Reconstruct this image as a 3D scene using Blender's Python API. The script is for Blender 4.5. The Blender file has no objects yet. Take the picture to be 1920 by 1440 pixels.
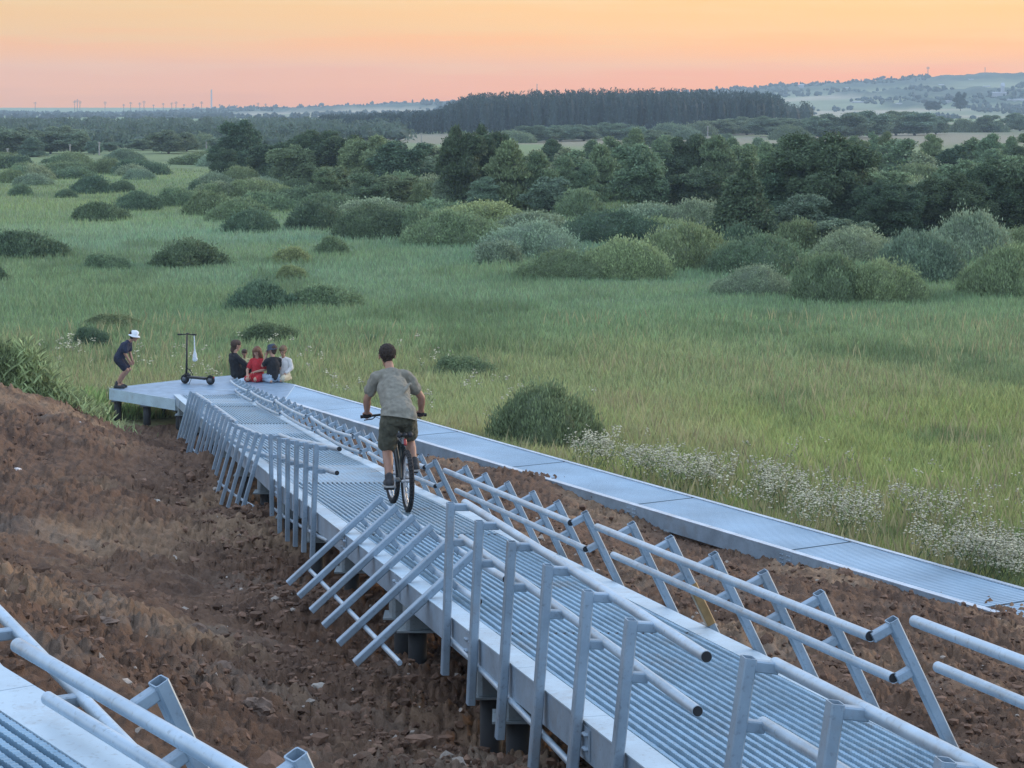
import bpy, math, random
import numpy as np
from mathutils import Vector, Matrix

random.seed(7)
SC = bpy.context.scene
COL = SC.collection
F = 3900.0            # focal length of the picture in 1920-wide pixels
CZ = 7.2              # camera height above the meadow

# ------------------------------------------------------------------ camera
cam = bpy.data.cameras.new('camera')
cam.sensor_width = 36.0
cam.lens = F / 1920.0 * 36.0
cam.shift_y = -520.0 / 1920.0
cam.clip_start = 0.1
cam.clip_end = 60000.0
camo = bpy.data.objects.new('camera', cam)
COL.objects.link(camo)
camo.location = (0, 0, CZ)
camo.rotation_euler = (math.radians(90), 0, 0)
SC.camera = camo

# ------------------------------------------------------------------ exposure
SC.view_settings.view_transform = 'Standard'
SC.view_settings.look = 'None'
SC.view_settings.gamma = 1.0
SC.view_settings.exposure = 0.15
SC.view_settings.use_curve_mapping = False
SC.render.engine = 'CYCLES'
SC.cycles.max_bounces = 5
SC.cycles.diffuse_bounces = 3
SC.cycles.glossy_bounces = 2
SC.cycles.transmission_bounces = 2
SC.cycles.volume_bounces = 1
SC.cycles.transparent_max_bounces = 6
SC.cycles.use_denoising = True
SC.cycles.denoiser = 'OPENIMAGEDENOISE'
SC.cycles.denoising_input_passes = 'RGB_ALBEDO_NORMAL'
SC.cycles.denoising_prefilter = 'NONE'
SC.cycles.sample_clamp_indirect = 4.0
SC.cycles.use_adaptive_sampling = False

# ------------------------------------------------------------------ sun
SUN_AZ, SUN_EL = math.radians(52), math.radians(11)
sun = bpy.data.lights.new('sun', 'SUN')
sun.energy = 1.8
sun.angle = math.radians(14)
sun.color = (1.0, 0.72, 0.46)
suno = bpy.data.objects.new('sun', sun)
COL.objects.link(suno)
sd = Vector((math.sin(SUN_AZ) * math.cos(SUN_EL), math.cos(SUN_AZ) * math.cos(SUN_EL), math.sin(SUN_EL)))
suno.rotation_euler = sd.to_track_quat('Z', 'Y').to_euler()

# ------------------------------------------------------------------ world
W = bpy.data.worlds.new('World')
SC.world = W
W.use_nodes = True
nt = W.node_tree
nt.nodes.clear()
def N(t, **k):
    n = nt.nodes.new(t)
    for a, b in k.items():
        setattr(n, a, b)
    return n
def LK(a, b):
    nt.links.new(a, b)
def ramp(stops, src, interp='EASE'):
    r = N('ShaderNodeValToRGB')
    r.color_ramp.interpolation = interp
    el = r.color_ramp.elements
    while len(el) < len(stops):
        el.new(0.5)
    for e, (p, c) in zip(el, stops):
        e.position = p
        e.color = (*c, 1)
    LK(src, r.inputs[0])
    return r.outputs[0]
def mathn(op, a, b=None, c=None, clamp=False):
    m = N('ShaderNodeMath', operation=op)
    m.use_clamp = clamp
    for i, v in enumerate((a, b, c)):
        if v is None: continue
        if isinstance(v, (int, float)): m.inputs[i].default_value = v
        else: LK(v, m.inputs[i])
    return m.outputs[0]
tc = N('ShaderNodeTexCoord')
sep = N('ShaderNodeSeparateXYZ')
LK(tc.outputs['Generated'], sep.inputs[0])
dx, dy, dz = sep.outputs
# thin streaky cloud, stretched along the horizon
mp = N('ShaderNodeMapping'); mp.inputs['Scale'].default_value = (7, 7, 90)
LK(tc.outputs['Generated'], mp.inputs[0])
nz = N('ShaderNodeTexNoise'); nz.inputs['Scale'].default_value = 1.6; nz.inputs['Detail'].default_value = 6
LK(mp.outputs[0], nz.inputs['Vector'])
wob = mathn('MULTIPLY', mathn('SUBTRACT', nz.outputs[0], 0.5), 0.022)
el_ = mathn('ADD', dz, wob)
lowz = mathn('MULTIPLY', el_, 10.0, clamp=True)      # elevation sine 0..0.1
right = ramp([(0.0, (1.18, 0.30, 0.0)), (0.12, (1.25, 0.37, 0.01)), (0.24, (1.24, 0.52, 0.08)),
              (0.40, (1.18, 0.62, 0.17)), (0.62, (1.12, 0.70, 0.28)), (1.0, (1.0, 0.80, 0.48))], lowz)
left = ramp([(0.0, (0.88, 0.35, 0.10)), (0.12, (0.98, 0.39, 0.10)), (0.24, (1.0, 0.45, 0.13)),
             (0.40, (0.92, 0.54, 0.20)), (0.62, (0.88, 0.62, 0.30)), (1.0, (0.84, 0.70, 0.52))], lowz)
az = N('ShaderNodeMapRange'); az.interpolation_type = 'SMOOTHSTEP'
az.inputs['From Min'].default_value = -0.27; az.inputs['From Max'].default_value = 0.22
LK(dx, az.inputs['Value'])
mx = N('ShaderNodeMix', data_type='RGBA'); LK(az.outputs[0], mx.inputs[0]); LK(left, mx.inputs[6]); LK(right, mx.inputs[7])
# the high sky: Nishita dusk blue lifted with a pale blue veil
sky = N('ShaderNodeTexSky', sky_type='NISHITA'); sky.sun_disc = False
sky.sun_elevation = SUN_EL; sky.sun_rotation = SUN_AZ
skm = N('ShaderNodeVectorMath', operation='SCALE'); skm.inputs['Scale'].default_value = 0.06
LK(sky.outputs[0], skm.inputs[0])
veil = N('ShaderNodeVectorMath', operation='ADD'); veil.inputs[1].default_value = (0.78, 0.96, 1.28)
LK(skm.outputs[0], veil.inputs[0])
up = N('ShaderNodeMapRange'); up.interpolation_type = 'SMOOTHSTEP'
up.inputs['From Min'].default_value = 0.06; up.inputs['From Max'].default_value = 0.38
LK(dz, up.inputs['Value'])
# away from the sunset the horizon itself is blue-grey
back = N('ShaderNodeMapRange'); back.interpolation_type = 'SMOOTHSTEP'
back.inputs['From Min'].default_value = 0.80; back.inputs['From Max'].default_value = -0.1
LK(dy, back.inputs['Value'])
upb = mathn('MAXIMUM', up.outputs[0], back.outputs[0])
mx2 = N('ShaderNodeMix', data_type='RGBA'); LK(upb, mx2.inputs[0]); LK(mx.outputs[2], mx2.inputs[6]); LK(veil.outputs[0], mx2.inputs[7])
bg = N('ShaderNodeBackground'); bg.inputs['Strength'].default_value = 1.0
LK(mx2.outputs[2], bg.inputs[0])
wo = N('ShaderNodeOutputWorld'); LK(bg.outputs[0], wo.inputs[0])

# ------------------------------------------------------------------ helpers
def px(x, y, z):
    """world point seen at picture pixel (x, y) that lies at height z"""
    Y = F * (CZ - z) / (y - 200.0)
    return Vector(((x - 960.0) / F * Y, Y, z))
def pY(x, y, Y):
    return Vector(((x - 960.0) / F * Y, Y, CZ - (y - 200.0) / F * Y))

def tag(o, label=None, cat=None, group=None, kind=None):
    if label: o['label'] = label
    if cat: o['category'] = cat
    if group: o['group'] = group
    if kind: o['kind'] = kind
    return o
def empty(name, loc=(0, 0, 0), label=None, cat=None, group=None):
    o = bpy.data.objects.new(name, None)
    o.empty_display_size = 0.2
    COL.objects.link(o)
    o.location = loc
    return tag(o, label, cat, group)

class MB:
    def __init__(self):
        self.v = []; self.f = []
    def add(self, vs, fs):
        b = len(self.v)
        self.v += [tuple(p) for p in vs]
        self.f += [tuple(b + i for i in q) for q in fs]
    def box(self, c, ax, ay, az, sx, sy, sz):
        c = Vector(c); ax = Vector(ax) * (sx / 2); ay = Vector(ay) * (sy / 2); az = Vector(az) * (sz / 2)
        vs = [c + i * ax + j * ay + k * az for i in (-1, 1) for j in (-1, 1) for k in (-1, 1)]
        self.add(vs, [(0, 1, 3, 2), (4, 6, 7, 5), (0, 4, 5, 1), (2, 3, 7, 6), (0, 2, 6, 4), (1, 5, 7, 3)])
    def bar(self, p, q, w, h, side=None, open_end=False):
        """rectangular bar with softened edges from p to q; w along side"""
        p = Vector(p); q = Vector(q); d = (q - p).normalized()
        s = Vector(side) if side is not None else d.orthogonal()
        s = (s - d * s.dot(d)).normalized(); t = d.cross(s)
        b = min(w, h) * 0.12
        prof = [(w/2-b, h/2), (w/2, h/2-b), (w/2, -h/2+b), (w/2-b, -h/2), (-w/2+b, -h/2), (-w/2, -h/2+b), (-w/2, h/2-b), (-w/2+b, h/2)]
        n = len(prof)
        vs = [p + s * a + t * c for a, c in prof] + [q + s * a + t * c for a, c in prof]
        fs = [(i, (i + 1) % n, n + (i + 1) % n, n + i) for i in range(n)]
        fs.append(tuple(range(n))[::-1])
        if not open_end:
            fs.append(tuple(range(n, 2 * n)))
        else:
            k = 0.82
            vs += [q + s * a * k + t * c * k for a, c in prof] + [q - d * 0.07 + s * a * k + t * c * k for a, c in prof]
            fs += [(n + i, n + (i + 1) % n, 2 * n + (i + 1) % n, 2 * n + i) for i in range(n)]
            fs += [(2 * n + i, 2 * n + (i + 1) % n, 3 * n + (i + 1) % n, 3 * n + i) for i in range(n)]
            fs.append(tuple(range(3 * n, 4 * n)))
        self.add(vs, fs)
    def tube(self, pts, r, n=14, caps=True):
        pts = [Vector(p) for p in pts]
        rs = r if isinstance(r, (list, tuple)) else [r] * len(pts)
        prev = None; rings = []
        for i, p in enumerate(pts):
            a = pts[max(0, i - 1)]; b = pts[min(len(pts) - 1, i + 1)]
            d = (b - a).normalized()
            if prev is None: s = d.orthogonal().normalized()
            else: s = (prev - d * prev.dot(d)).normalized()
            prev = s; t = d.cross(s)
            rings.append([p + (s * math.cos(2 * math.pi * k / n) + t * math.sin(2 * math.pi * k / n)) * rs[i] for k in range(n)])
        vs = [v for rg in rings for v in rg]; fs = []
        for i in range(len(pts) - 1):
            for k in range(n):
                fs.append((i * n + k, i * n + (k + 1) % n, (i + 1) * n + (k + 1) % n, (i + 1) * n + k))
        if caps:
            fs.append(tuple(range(n))[::-1]); fs.append(tuple(range((len(pts) - 1) * n, len(pts) * n)))
        self.add(vs, fs)
    def capsule(self, p, q, r0, r1, n=14, flat=1.0, side=None):
        """tapered capsule; flat scales the radius across 'side'"""
        p = Vector(p); q = Vector(q); d = q - p
        L = d.length
        d = d / L if L > 1e-6 else Vector((0, 0, 1))
        s = Vector(side) if side is not None else d.orthogonal()
        s = s - d * s.dot(d)
        s = s.normalized() if s.length > 1e-5 else d.orthogonal().normalized()
        t = d.cross(s)
        prof = []
        for k in range(1, 5):
            a = math.pi / 2 * (1 - k / 5.0); prof.append((-r0 * math.sin(a), r0 * math.cos(a)))
        for k in range(4): prof.append((L * k / 3.0, r0 + (r1 - r0) * k / 3.0))
        for k in range(1, 5):
            a = math.pi / 2 * k / 5.0; prof.append((L + r1 * math.sin(a), r1 * math.cos(a)))
        vs = [p - d * r0]; 
        for h, r in prof:
            for k in range(n):
                a = 2 * math.pi * k / n
                vs.append(p + d * h + s * (math.cos(a) * r * flat) + t * (math.sin(a) * r))
        vs.append(q + d * r1)
        fs = [(0, 1 + (k + 1) % n, 1 + k) for k in range(n)]
        m = len(prof)
        for i in range(m - 1):
            for k in range(n):
                fs.append((1 + i * n + k, 1 + i * n + (k + 1) % n, 1 + (i + 1) * n + (k + 1) % n, 1 + (i + 1) * n + k))
        e = 1 + m * n; b = 1 + (m - 1) * n
        fs += [(b + k, b + (k + 1) % n, e) for k in range(n)]
        self.add(vs, fs)
    def ring(self, c, axis, R, r, n=40, m=10, sq=1.0):
        c = Vector(c); a = Vector(axis).normalized(); s = a.orthogonal().normalized(); t = a.cross(s)
        vs = []; fs = []
        for i in range(n):
            th = 2 * math.pi * i / n; e = s * math.cos(th) + t * math.sin(th)
            for j in range(m):
                ph = 2 * math.pi * j / m
                vs.append(c + e * (R + r * math.cos(ph)) + a * (r * sq * math.sin(ph)))
        for i in range(n):
            for j in range(m):
                fs.append((i * m + j, ((i + 1) % n) * m + j, ((i + 1) % n) * m + (j + 1) % m, i * m + (j + 1) % m))
        self.add(vs, fs)
    def mesh(self, name):
        me = bpy.data.meshes.new(name)
        me.from_pydata(self.v, [], self.f)
        me.update()
        return me
    def build(self, name, mat, parent=None, smooth=False, loc=None):
        me = self.mesh(name)
        return link(name, me, mat, parent, smooth)

def link(name, me, mat, parent=None, smooth=False):
    if mat is not None and not me.materials: me.materials.append(mat)
    if smooth:
        me.polygons.foreach_set('use_smooth', [True] * len(me.polygons))
        if smooth == 'auto': 
            try: me.set_sharp_from_angle(angle=math.radians(40))
            except Exception: pass
    o = bpy.data.objects.new(name, me)
    COL.objects.link(o)
    if parent is not None:
        o.parent = parent
        # geometry is written in world coordinates
        o.matrix_parent_inverse = parent.matrix_basis.inverted()
    return o

def npmesh(name, V, Fc, mat, attrs=None, smooth=False):
    """V (n,3) float, Fc (m,k) int"""
    me = bpy.data.meshes.new(name)
    V = np.ascontiguousarray(V, dtype=np.float32); Fc = np.ascontiguousarray(Fc, dtype=np.int32)
    m, k = Fc.shape
    me.vertices.add(len(V)); me.vertices.foreach_set('co', V.ravel())
    me.loops.add(m * k); me.loops.foreach_set('vertex_index', Fc.ravel())
    me.polygons.add(m)
    me.polygons.foreach_set('loop_start', np.arange(0, m * k, k, dtype=np.int32))
    try: me.polygons.foreach_set('loop_total', np.full(m, k, dtype=np.int32))
    except Exception: pass
    me.polygons.foreach_set('use_smooth', np.full(m, bool(smooth)))
    me.update(calc_edges=True)
    if mat is not None: me.materials.append(mat)
    for nm, a in (attrs or {}).items():
        if a.ndim == 2:
            at = me.attributes.new(nm, 'FLOAT_COLOR', 'POINT')
            c = np.ones((len(V), 4), dtype=np.float32); c[:, :3] = a
            at.data.foreach_set('color', c.ravel())
        else:
            at = me.attributes.new(nm, 'FLOAT', 'POINT')
            at.data.foreach_set('value', a.astype(np.float32))
    return me

# numpy noise ---------------------------------------------------------------
def _h(ix, iy, iz, seed):
    h = (ix.astype(np.int64) * 374761393 + iy.astype(np.int64) * 668265263 + iz.astype(np.int64) * 2147483647 + seed * 974711) & 0x7fffffff
    h = ((h ^ (h >> 13)) * 1274126177) & 0x7fffffff
    h = (h ^ (h >> 16)) & 0xffff
    return h / 65535.0
def vnoise(x, y, z=None, seed=0):
    x = np.asarray(x, dtype=np.float64); y = np.asarray(y, dtype=np.float64)
    z = np.zeros_like(x) if z is None else np.asarray(z, dtype=np.float64)
    xi = np.floor(x); yi = np.floor(y); zi = np.floor(z)
    u = x - xi; v = y - yi; w = z - zi
    u = u*u*u*(u*(u*6-15)+10); v = v*v*v*(v*(v*6-15)+10); w = w*w*w*(w*(w*6-15)+10)
    def c(a, b, d): return _h(xi + a, yi + b, zi + d, seed)
    x00 = c(0,0,0)*(1-u) + c(1,0,0)*u; x10 = c(0,1,0)*(1-u) + c(1,1,0)*u
    r = x00*(1-v) + x10*v
    if np.any(w):
        x01 = c(0,0,1)*(1-u) + c(1,0,1)*u; x11 = c(0,1,1)*(1-u) + c(1,1,1)*u
        r = r*(1-w) + (x01*(1-v) + x11*v)*w
    return r * 2 - 1
def fbm(x, y, oct=4, seed=0, gain=0.5):
    s = 0; a = 1.0; f = 1.0; t = 0
    for o in range(oct):
        s = s + a * vnoise(x * f, y * f, None, seed + o); t += a; a *= gain; f *= 2.03
    return s / t
def sstep(a, b, x):
    t = np.clip((x - a) / (b - a), 0, 1); return t * t * (3 - 2 * t)

# ------------------------------------------------------------------ materials
def mat(name):
    m = bpy.data.materials.new(name); m.use_nodes = True
    return m, m.node_tree, m.node_tree.nodes['Principled BSDF']
def nd(t, typ, **k):
    n = t.nodes.new(typ)
    for a, b in k.items(): setattr(n, a, b)
    return n
def simple(name, col, rough=0.6, metal=0.0, var=0.12, scale=6.0, bump=0.0, bscale=60.0, coat=0.0):
    """plain procedural material: two-tone noise variation and optional bump"""
    m, t, b = mat(name)
    tcn = nd(t, 'ShaderNodeTexCoord'); n1 = nd(t, 'ShaderNodeTexNoise'); n1.inputs['Scale'].default_value = scale; n1.inputs['Detail'].default_value = 5
    t.links.new(tcn.outputs['Object'], n1.inputs['Vector'])
    r = nd(t, 'ShaderNodeValToRGB')
    r.color_ramp.elements[0].position = 0.3; r.color_ramp.elements[1].position = 0.7
    r.color_ramp.elements[0].color = (*[c * (1 - var) for c in col], 1)
    r.color_ramp.elements[1].color = (*[min(1, c * (1 + var)) for c in col], 1)
    t.links.new(n1.outputs[0], r.inputs[0]); t.links.new(r.outputs[0], b.inputs['Base Color'])
    b.inputs['Roughness'].default_value = rough; b.inputs['Metallic'].default_value = metal
    if coat: b.inputs['Coat Weight'].default_value = coat
    if bump:
        n2 = nd(t, 'ShaderNodeTexNoise'); n2.inputs['Scale'].default_value = bscale; n2.inputs['Detail'].default_value = 3
        t.links.new(tcn.outputs['Object'], n2.inputs['Vector'])
        bp = nd(t, 'ShaderNodeBump'); bp.inputs['Strength'].default_value = bump; bp.inputs['Distance'].default_value = 0.01
        t.links.new(n2.outputs[0], bp.inputs['Height']); t.links.new(bp.outputs[0], b.inputs['Normal'])
    return m
def metal_mat(name, col, rough=0.42, metal=0.55, scuff=0.25):
    """galvanised and grey painted steel: mottled tone, streaks of wear, varied gloss"""
    m, t, b = mat(name)
    tcn = nd(t, 'ShaderNodeTexCoord')
    n1 = nd(t, 'ShaderNodeTexNoise'); n1.inputs['Scale'].default_value = 3.0; n1.inputs['Detail'].default_value = 7; n1.inputs['Roughness'].default_value = 0.65
    n2 = nd(t, 'ShaderNodeTexNoise'); n2.inputs['Scale'].default_value = 45.0; n2.inputs['Detail'].default_value = 4
    t.links.new(tcn.outputs['Object'], n1.inputs['Vector']); t.links.new(tcn.outputs['Object'], n2.inputs['Vector'])
    r = nd(t, 'ShaderNodeValToRGB')
    e = r.color_ramp.elements
    e[0].position = 0.30; e[0].color = (*[c * (1 - scuff) for c in col], 1)
    e[1].position = 0.62; e[1].color = (*[min(1, c * 1.06) for c in col], 1)
    t.links.new(n1.outputs[0], r.inputs[0])
    r2 = nd(t, 'ShaderNodeValToRGB'); e = r2.color_ramp.elements
    e[0].position = 0.24; e[0].color = (0.62, 0.58, 0.54, 1); e[1].position = 0.42; e[1].color = (1, 1, 1, 1)
    t.links.new(n2.outputs[0], r2.inputs[0])
    mm = nd(t, 'ShaderNodeMix', data_type='RGBA', blend_type='MULTIPLY'); mm.inputs[0].default_value = 0.75
    t.links.new(r.outputs[0], mm.inputs[6]); t.links.new(r2.outputs[0], mm.inputs[7])
    # dried mud and dust smears
    n3 = nd(t, 'ShaderNodeTexNoise'); n3.inputs['Scale'].default_value = 1.7; n3.inputs['Detail'].default_value = 9; n3.inputs['Roughness'].default_value = 0.75
    t.links.new(tcn.outputs['Object'], n3.inputs['Vector'])
    r3 = nd(t, 'ShaderNodeMapRange'); r3.inputs['From Min'].default_value = 0.54; r3.inputs['From Max'].default_value = 0.70; r3.inputs['To Max'].default_value = 0.5
    t.links.new(n3.outputs[0], r3.inputs['Value'])
    m3 = nd(t, 'ShaderNodeMix', data_type='RGBA'); m3.inputs[7].default_value = (0.27, 0.23, 0.19, 1)
    t.links.new(r3.outputs[0], m3.inputs[0]); t.links.new(mm.outputs[2], m3.inputs[6]); t.links.new(m3.outputs[2], b.inputs['Base Color'])
    mr = nd(t, 'ShaderNodeMapRange'); mr.inputs['To Min'].default_value = rough - 0.08; mr.inputs['To Max'].default_value = rough + 0.14
    t.links.new(n1.outputs[0], mr.inputs['Value']); t.links.new(mr.outputs[0], b.inputs['Roughness'])
    b.inputs['Metallic'].default_value = metal
    bp = nd(t, 'ShaderNodeBump'); bp.inputs['Strength'].default_value = 0.12; bp.inputs['Distance'].default_value = 0.004
    t.links.new(n2.outputs[0], bp.inputs['Height']); t.links.new(bp.outputs[0], b.inputs['Normal'])
    return m
def attr_mat(name, attr='col', nscale=30.0, var=0.3, rough=0.9, bump=0.0, bscale=20, transl=0.0, coord='Object'):
    """colour from a per-vertex base colour times fine noise"""
    m, t, b = mat(name)
    a = nd(t, 'ShaderNodeAttribute'); a.attribute_name = attr
    tcn = nd(t, 'ShaderNodeTexCoord')
    n1 = nd(t, 'ShaderNodeTexNoise'); n1.inputs['Scale'].default_value = nscale; n1.inputs['Detail'].default_value = 8; n1.inputs['Roughness'].default_value = 0.6
    t.links.new(tcn.outputs[coord], n1.inputs['Vector'])
    mr = nd(t, 'ShaderNodeMapRange'); mr.inputs['From Min'].default_value = 0.25; mr.inputs['From Max'].default_value = 0.75
    mr.inputs['To Min'].default_value = 1 - var; mr.inputs['To Max'].default_value = 1 + var
    t.links.new(n1.outputs[0], mr.inputs['Value'])
    v = nd(t, 'ShaderNodeVectorMath', operation='SCALE')
    t.links.new(a.outputs['Color'], v.inputs[0]); t.links.new(mr.outputs[0], v.inputs['Scale'])
    t.links.new(v.outputs[0], b.inputs['Base Color'])
    b.inputs['Roughness'].default_value = rough
    b.inputs['Specular IOR Level'].default_value = 0.2
    if bump:
        n2 = nd(t, 'ShaderNodeTexNoise'); n2.inputs['Scale'].default_value = bscale; n2.inputs['Detail'].default_value = 8; n2.inputs['Roughness'].default_value = 0.7
        t.links.new(tcn.outputs[coord], n2.inputs['Vector'])
        bp = nd(t, 'ShaderNodeBump'); bp.inputs['Strength'].default_value = bump; bp.inputs['Distance'].default_value = 0.03
        t.links.new(n2.outputs[0], bp.inputs['Height']); t.links.new(bp.outputs[0], b.inputs['Normal'])
    if transl:
        tr = nd(t, 'ShaderNodeBsdfTranslucent'); t.links.new(v.outputs[0], tr.inputs['Color'])
        ms = nd(t, 'ShaderNodeMixShader'); ms.inputs[0].default_value = transl
        out = t.nodes['Material Output']
        t.links.new(b.outputs[0], ms.inputs[1]); t.links.new(tr.outputs[0], ms.inputs[2]); t.links.new(ms.outputs[0], out.inputs['Surface'])
    return m
def leaf_mat(name):
    """leaves take the plant's own colour (object colour) times a tint that varies by leaf and holds crown shade"""
    m, t, b = mat(name)
    oi = nd(t, 'ShaderNodeObjectInfo'); a = nd(t, 'ShaderNodeAttribute'); a.attribute_name = 'tint'
    v = nd(t, 'ShaderNodeVectorMath', operation='SCALE')
    t.links.new(oi.outputs['Color'], v.inputs[0]); t.links.new(a.outputs['Fac'], v.inputs['Scale'])
    t.links.new(v.outputs[0], b.inputs['Base Color'])
    b.inputs['Roughness'].default_value = 0.75; b.inputs['Specular IOR Level'].default_value = 0.25
    tr = nd(t, 'ShaderNodeBsdfTranslucent'); t.links.new(v.outputs[0], tr.inputs['Color'])
    ms = nd(t, 'ShaderNodeMixShader'); ms.inputs[0].default_value = 0.22
    t.links.new(b.outputs[0], ms.inputs[1]); t.links.new(tr.outputs[0], ms.inputs[2])
    t.links.new(ms.outputs[0], t.nodes['Material Output'].inputs['Surface'])
    return m

M_rail = metal_mat('grey_steel_rail', (0.42, 0.53, 0.62), rough=0.38, metal=0.45)
M_post = metal_mat('grey_steel_post', (0.29, 0.38, 0.46), rough=0.5, metal=0.35)
M_grate = metal_mat('ribbed_steel_grating', (0.26, 0.40, 0.51), rough=0.42, metal=0.5)
M_strip = metal_mat('pale_steel_flange', (0.46, 0.58, 0.66), rough=0.5, metal=0.3, scuff=0.14)
M_gird = metal_mat('grey_steel_girder', (0.32, 0.41, 0.49), rough=0.5, metal=0.35)
M_gap = simple('black_rubber', (0.012, 0.012, 0.014), 0.7)
M_bolt = simple('dark_bolt_steel', (0.10, 0.11, 0.12), 0.5, 0.6)
M_pile = simple('dark_tarred_pile', (0.022, 0.024, 0.026), 0.75, 0.0, 0.3, 8)
M_zinc = metal_mat('zinc_bracket', (0.26, 0.31, 0.33), rough=0.55, metal=0.3)
M_leaf = leaf_mat('leaves')
M_bark = simple('grey_brown_bark', (0.09, 0.075, 0.06), 0.9, 0, 0.35, 14, 0.6, 30)
M_grass = attr_mat('grass_blades', nscale=0.6, var=0.16, rough=0.7, transl=0.25)
M_ground = attr_mat('soil_and_turf', nscale=7.0, var=0.40, rough=0.95, bump=1.0, bscale=26)
M_stone = attr_mat('clods_and_stones', nscale=14.0, var=0.4, rough=0.95, bump=0.6, bscale=40)
# ------------------------------------------------------------------ the ramp line
HY = [(4.0, 2.43), (9.14, 2.9), (13.1, 3.29), (17, 3.67), (21.6, 4.12), (24, 4.37), (26.5, 4.57), (29, 4.84), (34.5, 5.33), (37.8, 5.62), (42, 6.02), (46.5, 6.42)]
def deck_z(Y):
    return CZ - np.interp(Y, [a for a, b in HY], [b for a, b in HY])
K = -0.2185
def XL(Y): return 2.58 + K * Y
def XR(Y): return 4.1135 + K * Y
AL = Vector((0.2185, -1, 0)).normalized()      # along the ramp towards the viewer
INL = Vector((1, 0.2185, 0)).normalized()       # from the left edge inward
WU = Vector((0.5047, -0.8633, 0))               # along the far walkway, to the right
WN = Vector((-0.8633, -0.5047, 0))              # from its far edge to its near edge
W0 = Vector((-5.02, 47.9, 0)); WW = 1.32; WZ = CZ - 6.4
FA = pY(0, 1245, 8.02); FD = Vector((0.565, -0.825, 0)); FN = Vector((-0.825, -0.565, 0)); FZ = CZ - 2.15

# ------------------------------------------------------------------ the ground
def wp(x, y, z): return (x, y, z)
ctl = []
def cp(pxx, pyy, Y):
    p = pY(pxx, pyy, Y); ctl.append(tuple(p))
for a in [(0, 745, 34), (110, 765, 36), (200, 812, 39.5), (250, 855, 40.5), (0, 900, 24), (200, 900, 30), (120, 1000, 22), (0, 1080, 16.5),
          (350, 900, 36), (300, 1000, 27), (0, 1160, 12.5), (300, 1110, 18.5), (420, 1000, 28), (500, 1100, 21), (640, 1245, 16.4), (300, 1290, 11.3), (500, 1400, 11),
          (800, 1400, 12.8), (1000, 1440, 11.4), (560, 1200, 16.2), (150, 1250, 10.2), (700, 1330, 14.0), (400, 1180, 16.0)]:
    cp(*a)
ctl += [(-11.5, 33, 3.4), (-11, 25, 4.0), (-9, 17, 4.6), (-6, 10, 4.9), (-3.4, 7.4, 4.62), (-4, 4, 5.1), (0, 4, 4.75), (-1.0, 7, 4.3),
        (-10, 44, .4), (-9, 43.5, .1), (-8.2, 43.5, .12), (-8.5, 46.5, .1), (-8.5, 50, .05), (-13, 46, .3), (-6.9, 44.2, .15), (-7.3, 45.5, .1), (-7, 48, .1), (-5, 50, .1)]
for Y in (6, 9, 12, 15.5, 19, 23, 27, 31, 35, 39, 43):
    ctl.append((XL(Y) + 0.75, Y, deck_z(Y) - (0.58 if Y > 9 else 0.7)))
    if 11 < Y < 36: ctl.append((XL(Y) - 0.25, Y, deck_z(Y) - 0.60))
    ctl.append((XR(Y) + 0.5, Y, deck_z(Y) - (0.66 if Y < 30 else 0.6 + (Y - 30) * .02)))
ctl.append((-5.3, 45.5, .3))
for s in (4, 7, 10, 13, 16, 19, 22, 25):       # berm beside the far walkway, meadow past it
    w = W0 + WU * s
    ctl.append((w.x - 1.12 - 0.45, w.y - .656 - 0.35, WZ - 0.16 + {13: .30, 16: .03, 22: .26, 25: .42}.get(s, 0)))
    ctl.append((w.x - 1.5 - 1.1, w.y - 1.8, WZ + 0.0 + (0.15 if s > 9 else 0)))
    ctl.append((w.x + 0.5, w.y + 0.3, WZ - 0.42)); ctl.append((w.x + 4, w.y + 3, 0.12))
ctl += [(2.75, 11.4, 3.7), (3.4, 15, 2.9), (4.2, 19, 2.15), (4.6, 24, 1.5), (6, 14, 2.7), (8, 12, 2.6), (9, 18, 1.35), (3, 7, 4.2), (6, 6, 3.9), (14, 14, 1.2), (14, 22, .4), (0, 52, .02), (12, 40, .02), (-14, 55, .05), (6, 52, 0), (10, 5, 3.4)]
ctl = np.array(ctl)
def _tps_fit(P, z, lam=0.02):
    n = len(P); d = np.linalg.norm(P[:, None] - P[None], axis=2)
    Kk = np.where(d > 0, d * d * np.log(d + 1e-9), 0) + lam * np.eye(n)
    Q = np.hstack([np.ones((n, 1)), P]); A = np.zeros((n + 3, n + 3)); A[:n, :n] = Kk; A[:n, n:] = Q; A[n:, :n] = Q.T
    return np.linalg.solve(A, np.concatenate([z, np.zeros(3)]))
_w = _tps_fit(ctl[:, :2], ctl[:, 2], 0.3)
def ground_base(X, Y):
    X = np.asarray(X, float); Y = np.asarray(Y, float); sh = X.shape
    x = np.clip(X.ravel(), -13, 13); y = np.clip(Y.ravel(), 3, 58); z = np.zeros_like(x)
    near = Y.ravel() < 58
    xs = x[near]; ys = y[near]; out = np.zeros_like(xs)
    for i in range(0, len(xs), 200000):
        a = xs[i:i+200000]; b = ys[i:i+200000]
        s = _w[-3] + _w[-2] * a + _w[-1] * b
        for (cx, cy, _), w in zip(ctl, _w[:-3]):
            r2 = (a - cx) ** 2 + (b - cy) ** 2
            s = s + w * 0.5 * r2 * np.log(r2 + 1e-9)
        out[i:i+200000] = s
    f = 1 - sstep(47, 56, ys)
    z[near] = np.maximum(out, 0.0) * f
    return z.reshape(sh)
poly = [(-14, 34.0), (-9.2, 34.2), (-8.2, 36), (-8.0, 38), (-8.35, 40.5), (-8.8, 42.6), (-8.4, 46.0), (-7.6, 46.6), (-6.4, 47.0), (-5.7, 46.6)]
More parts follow.
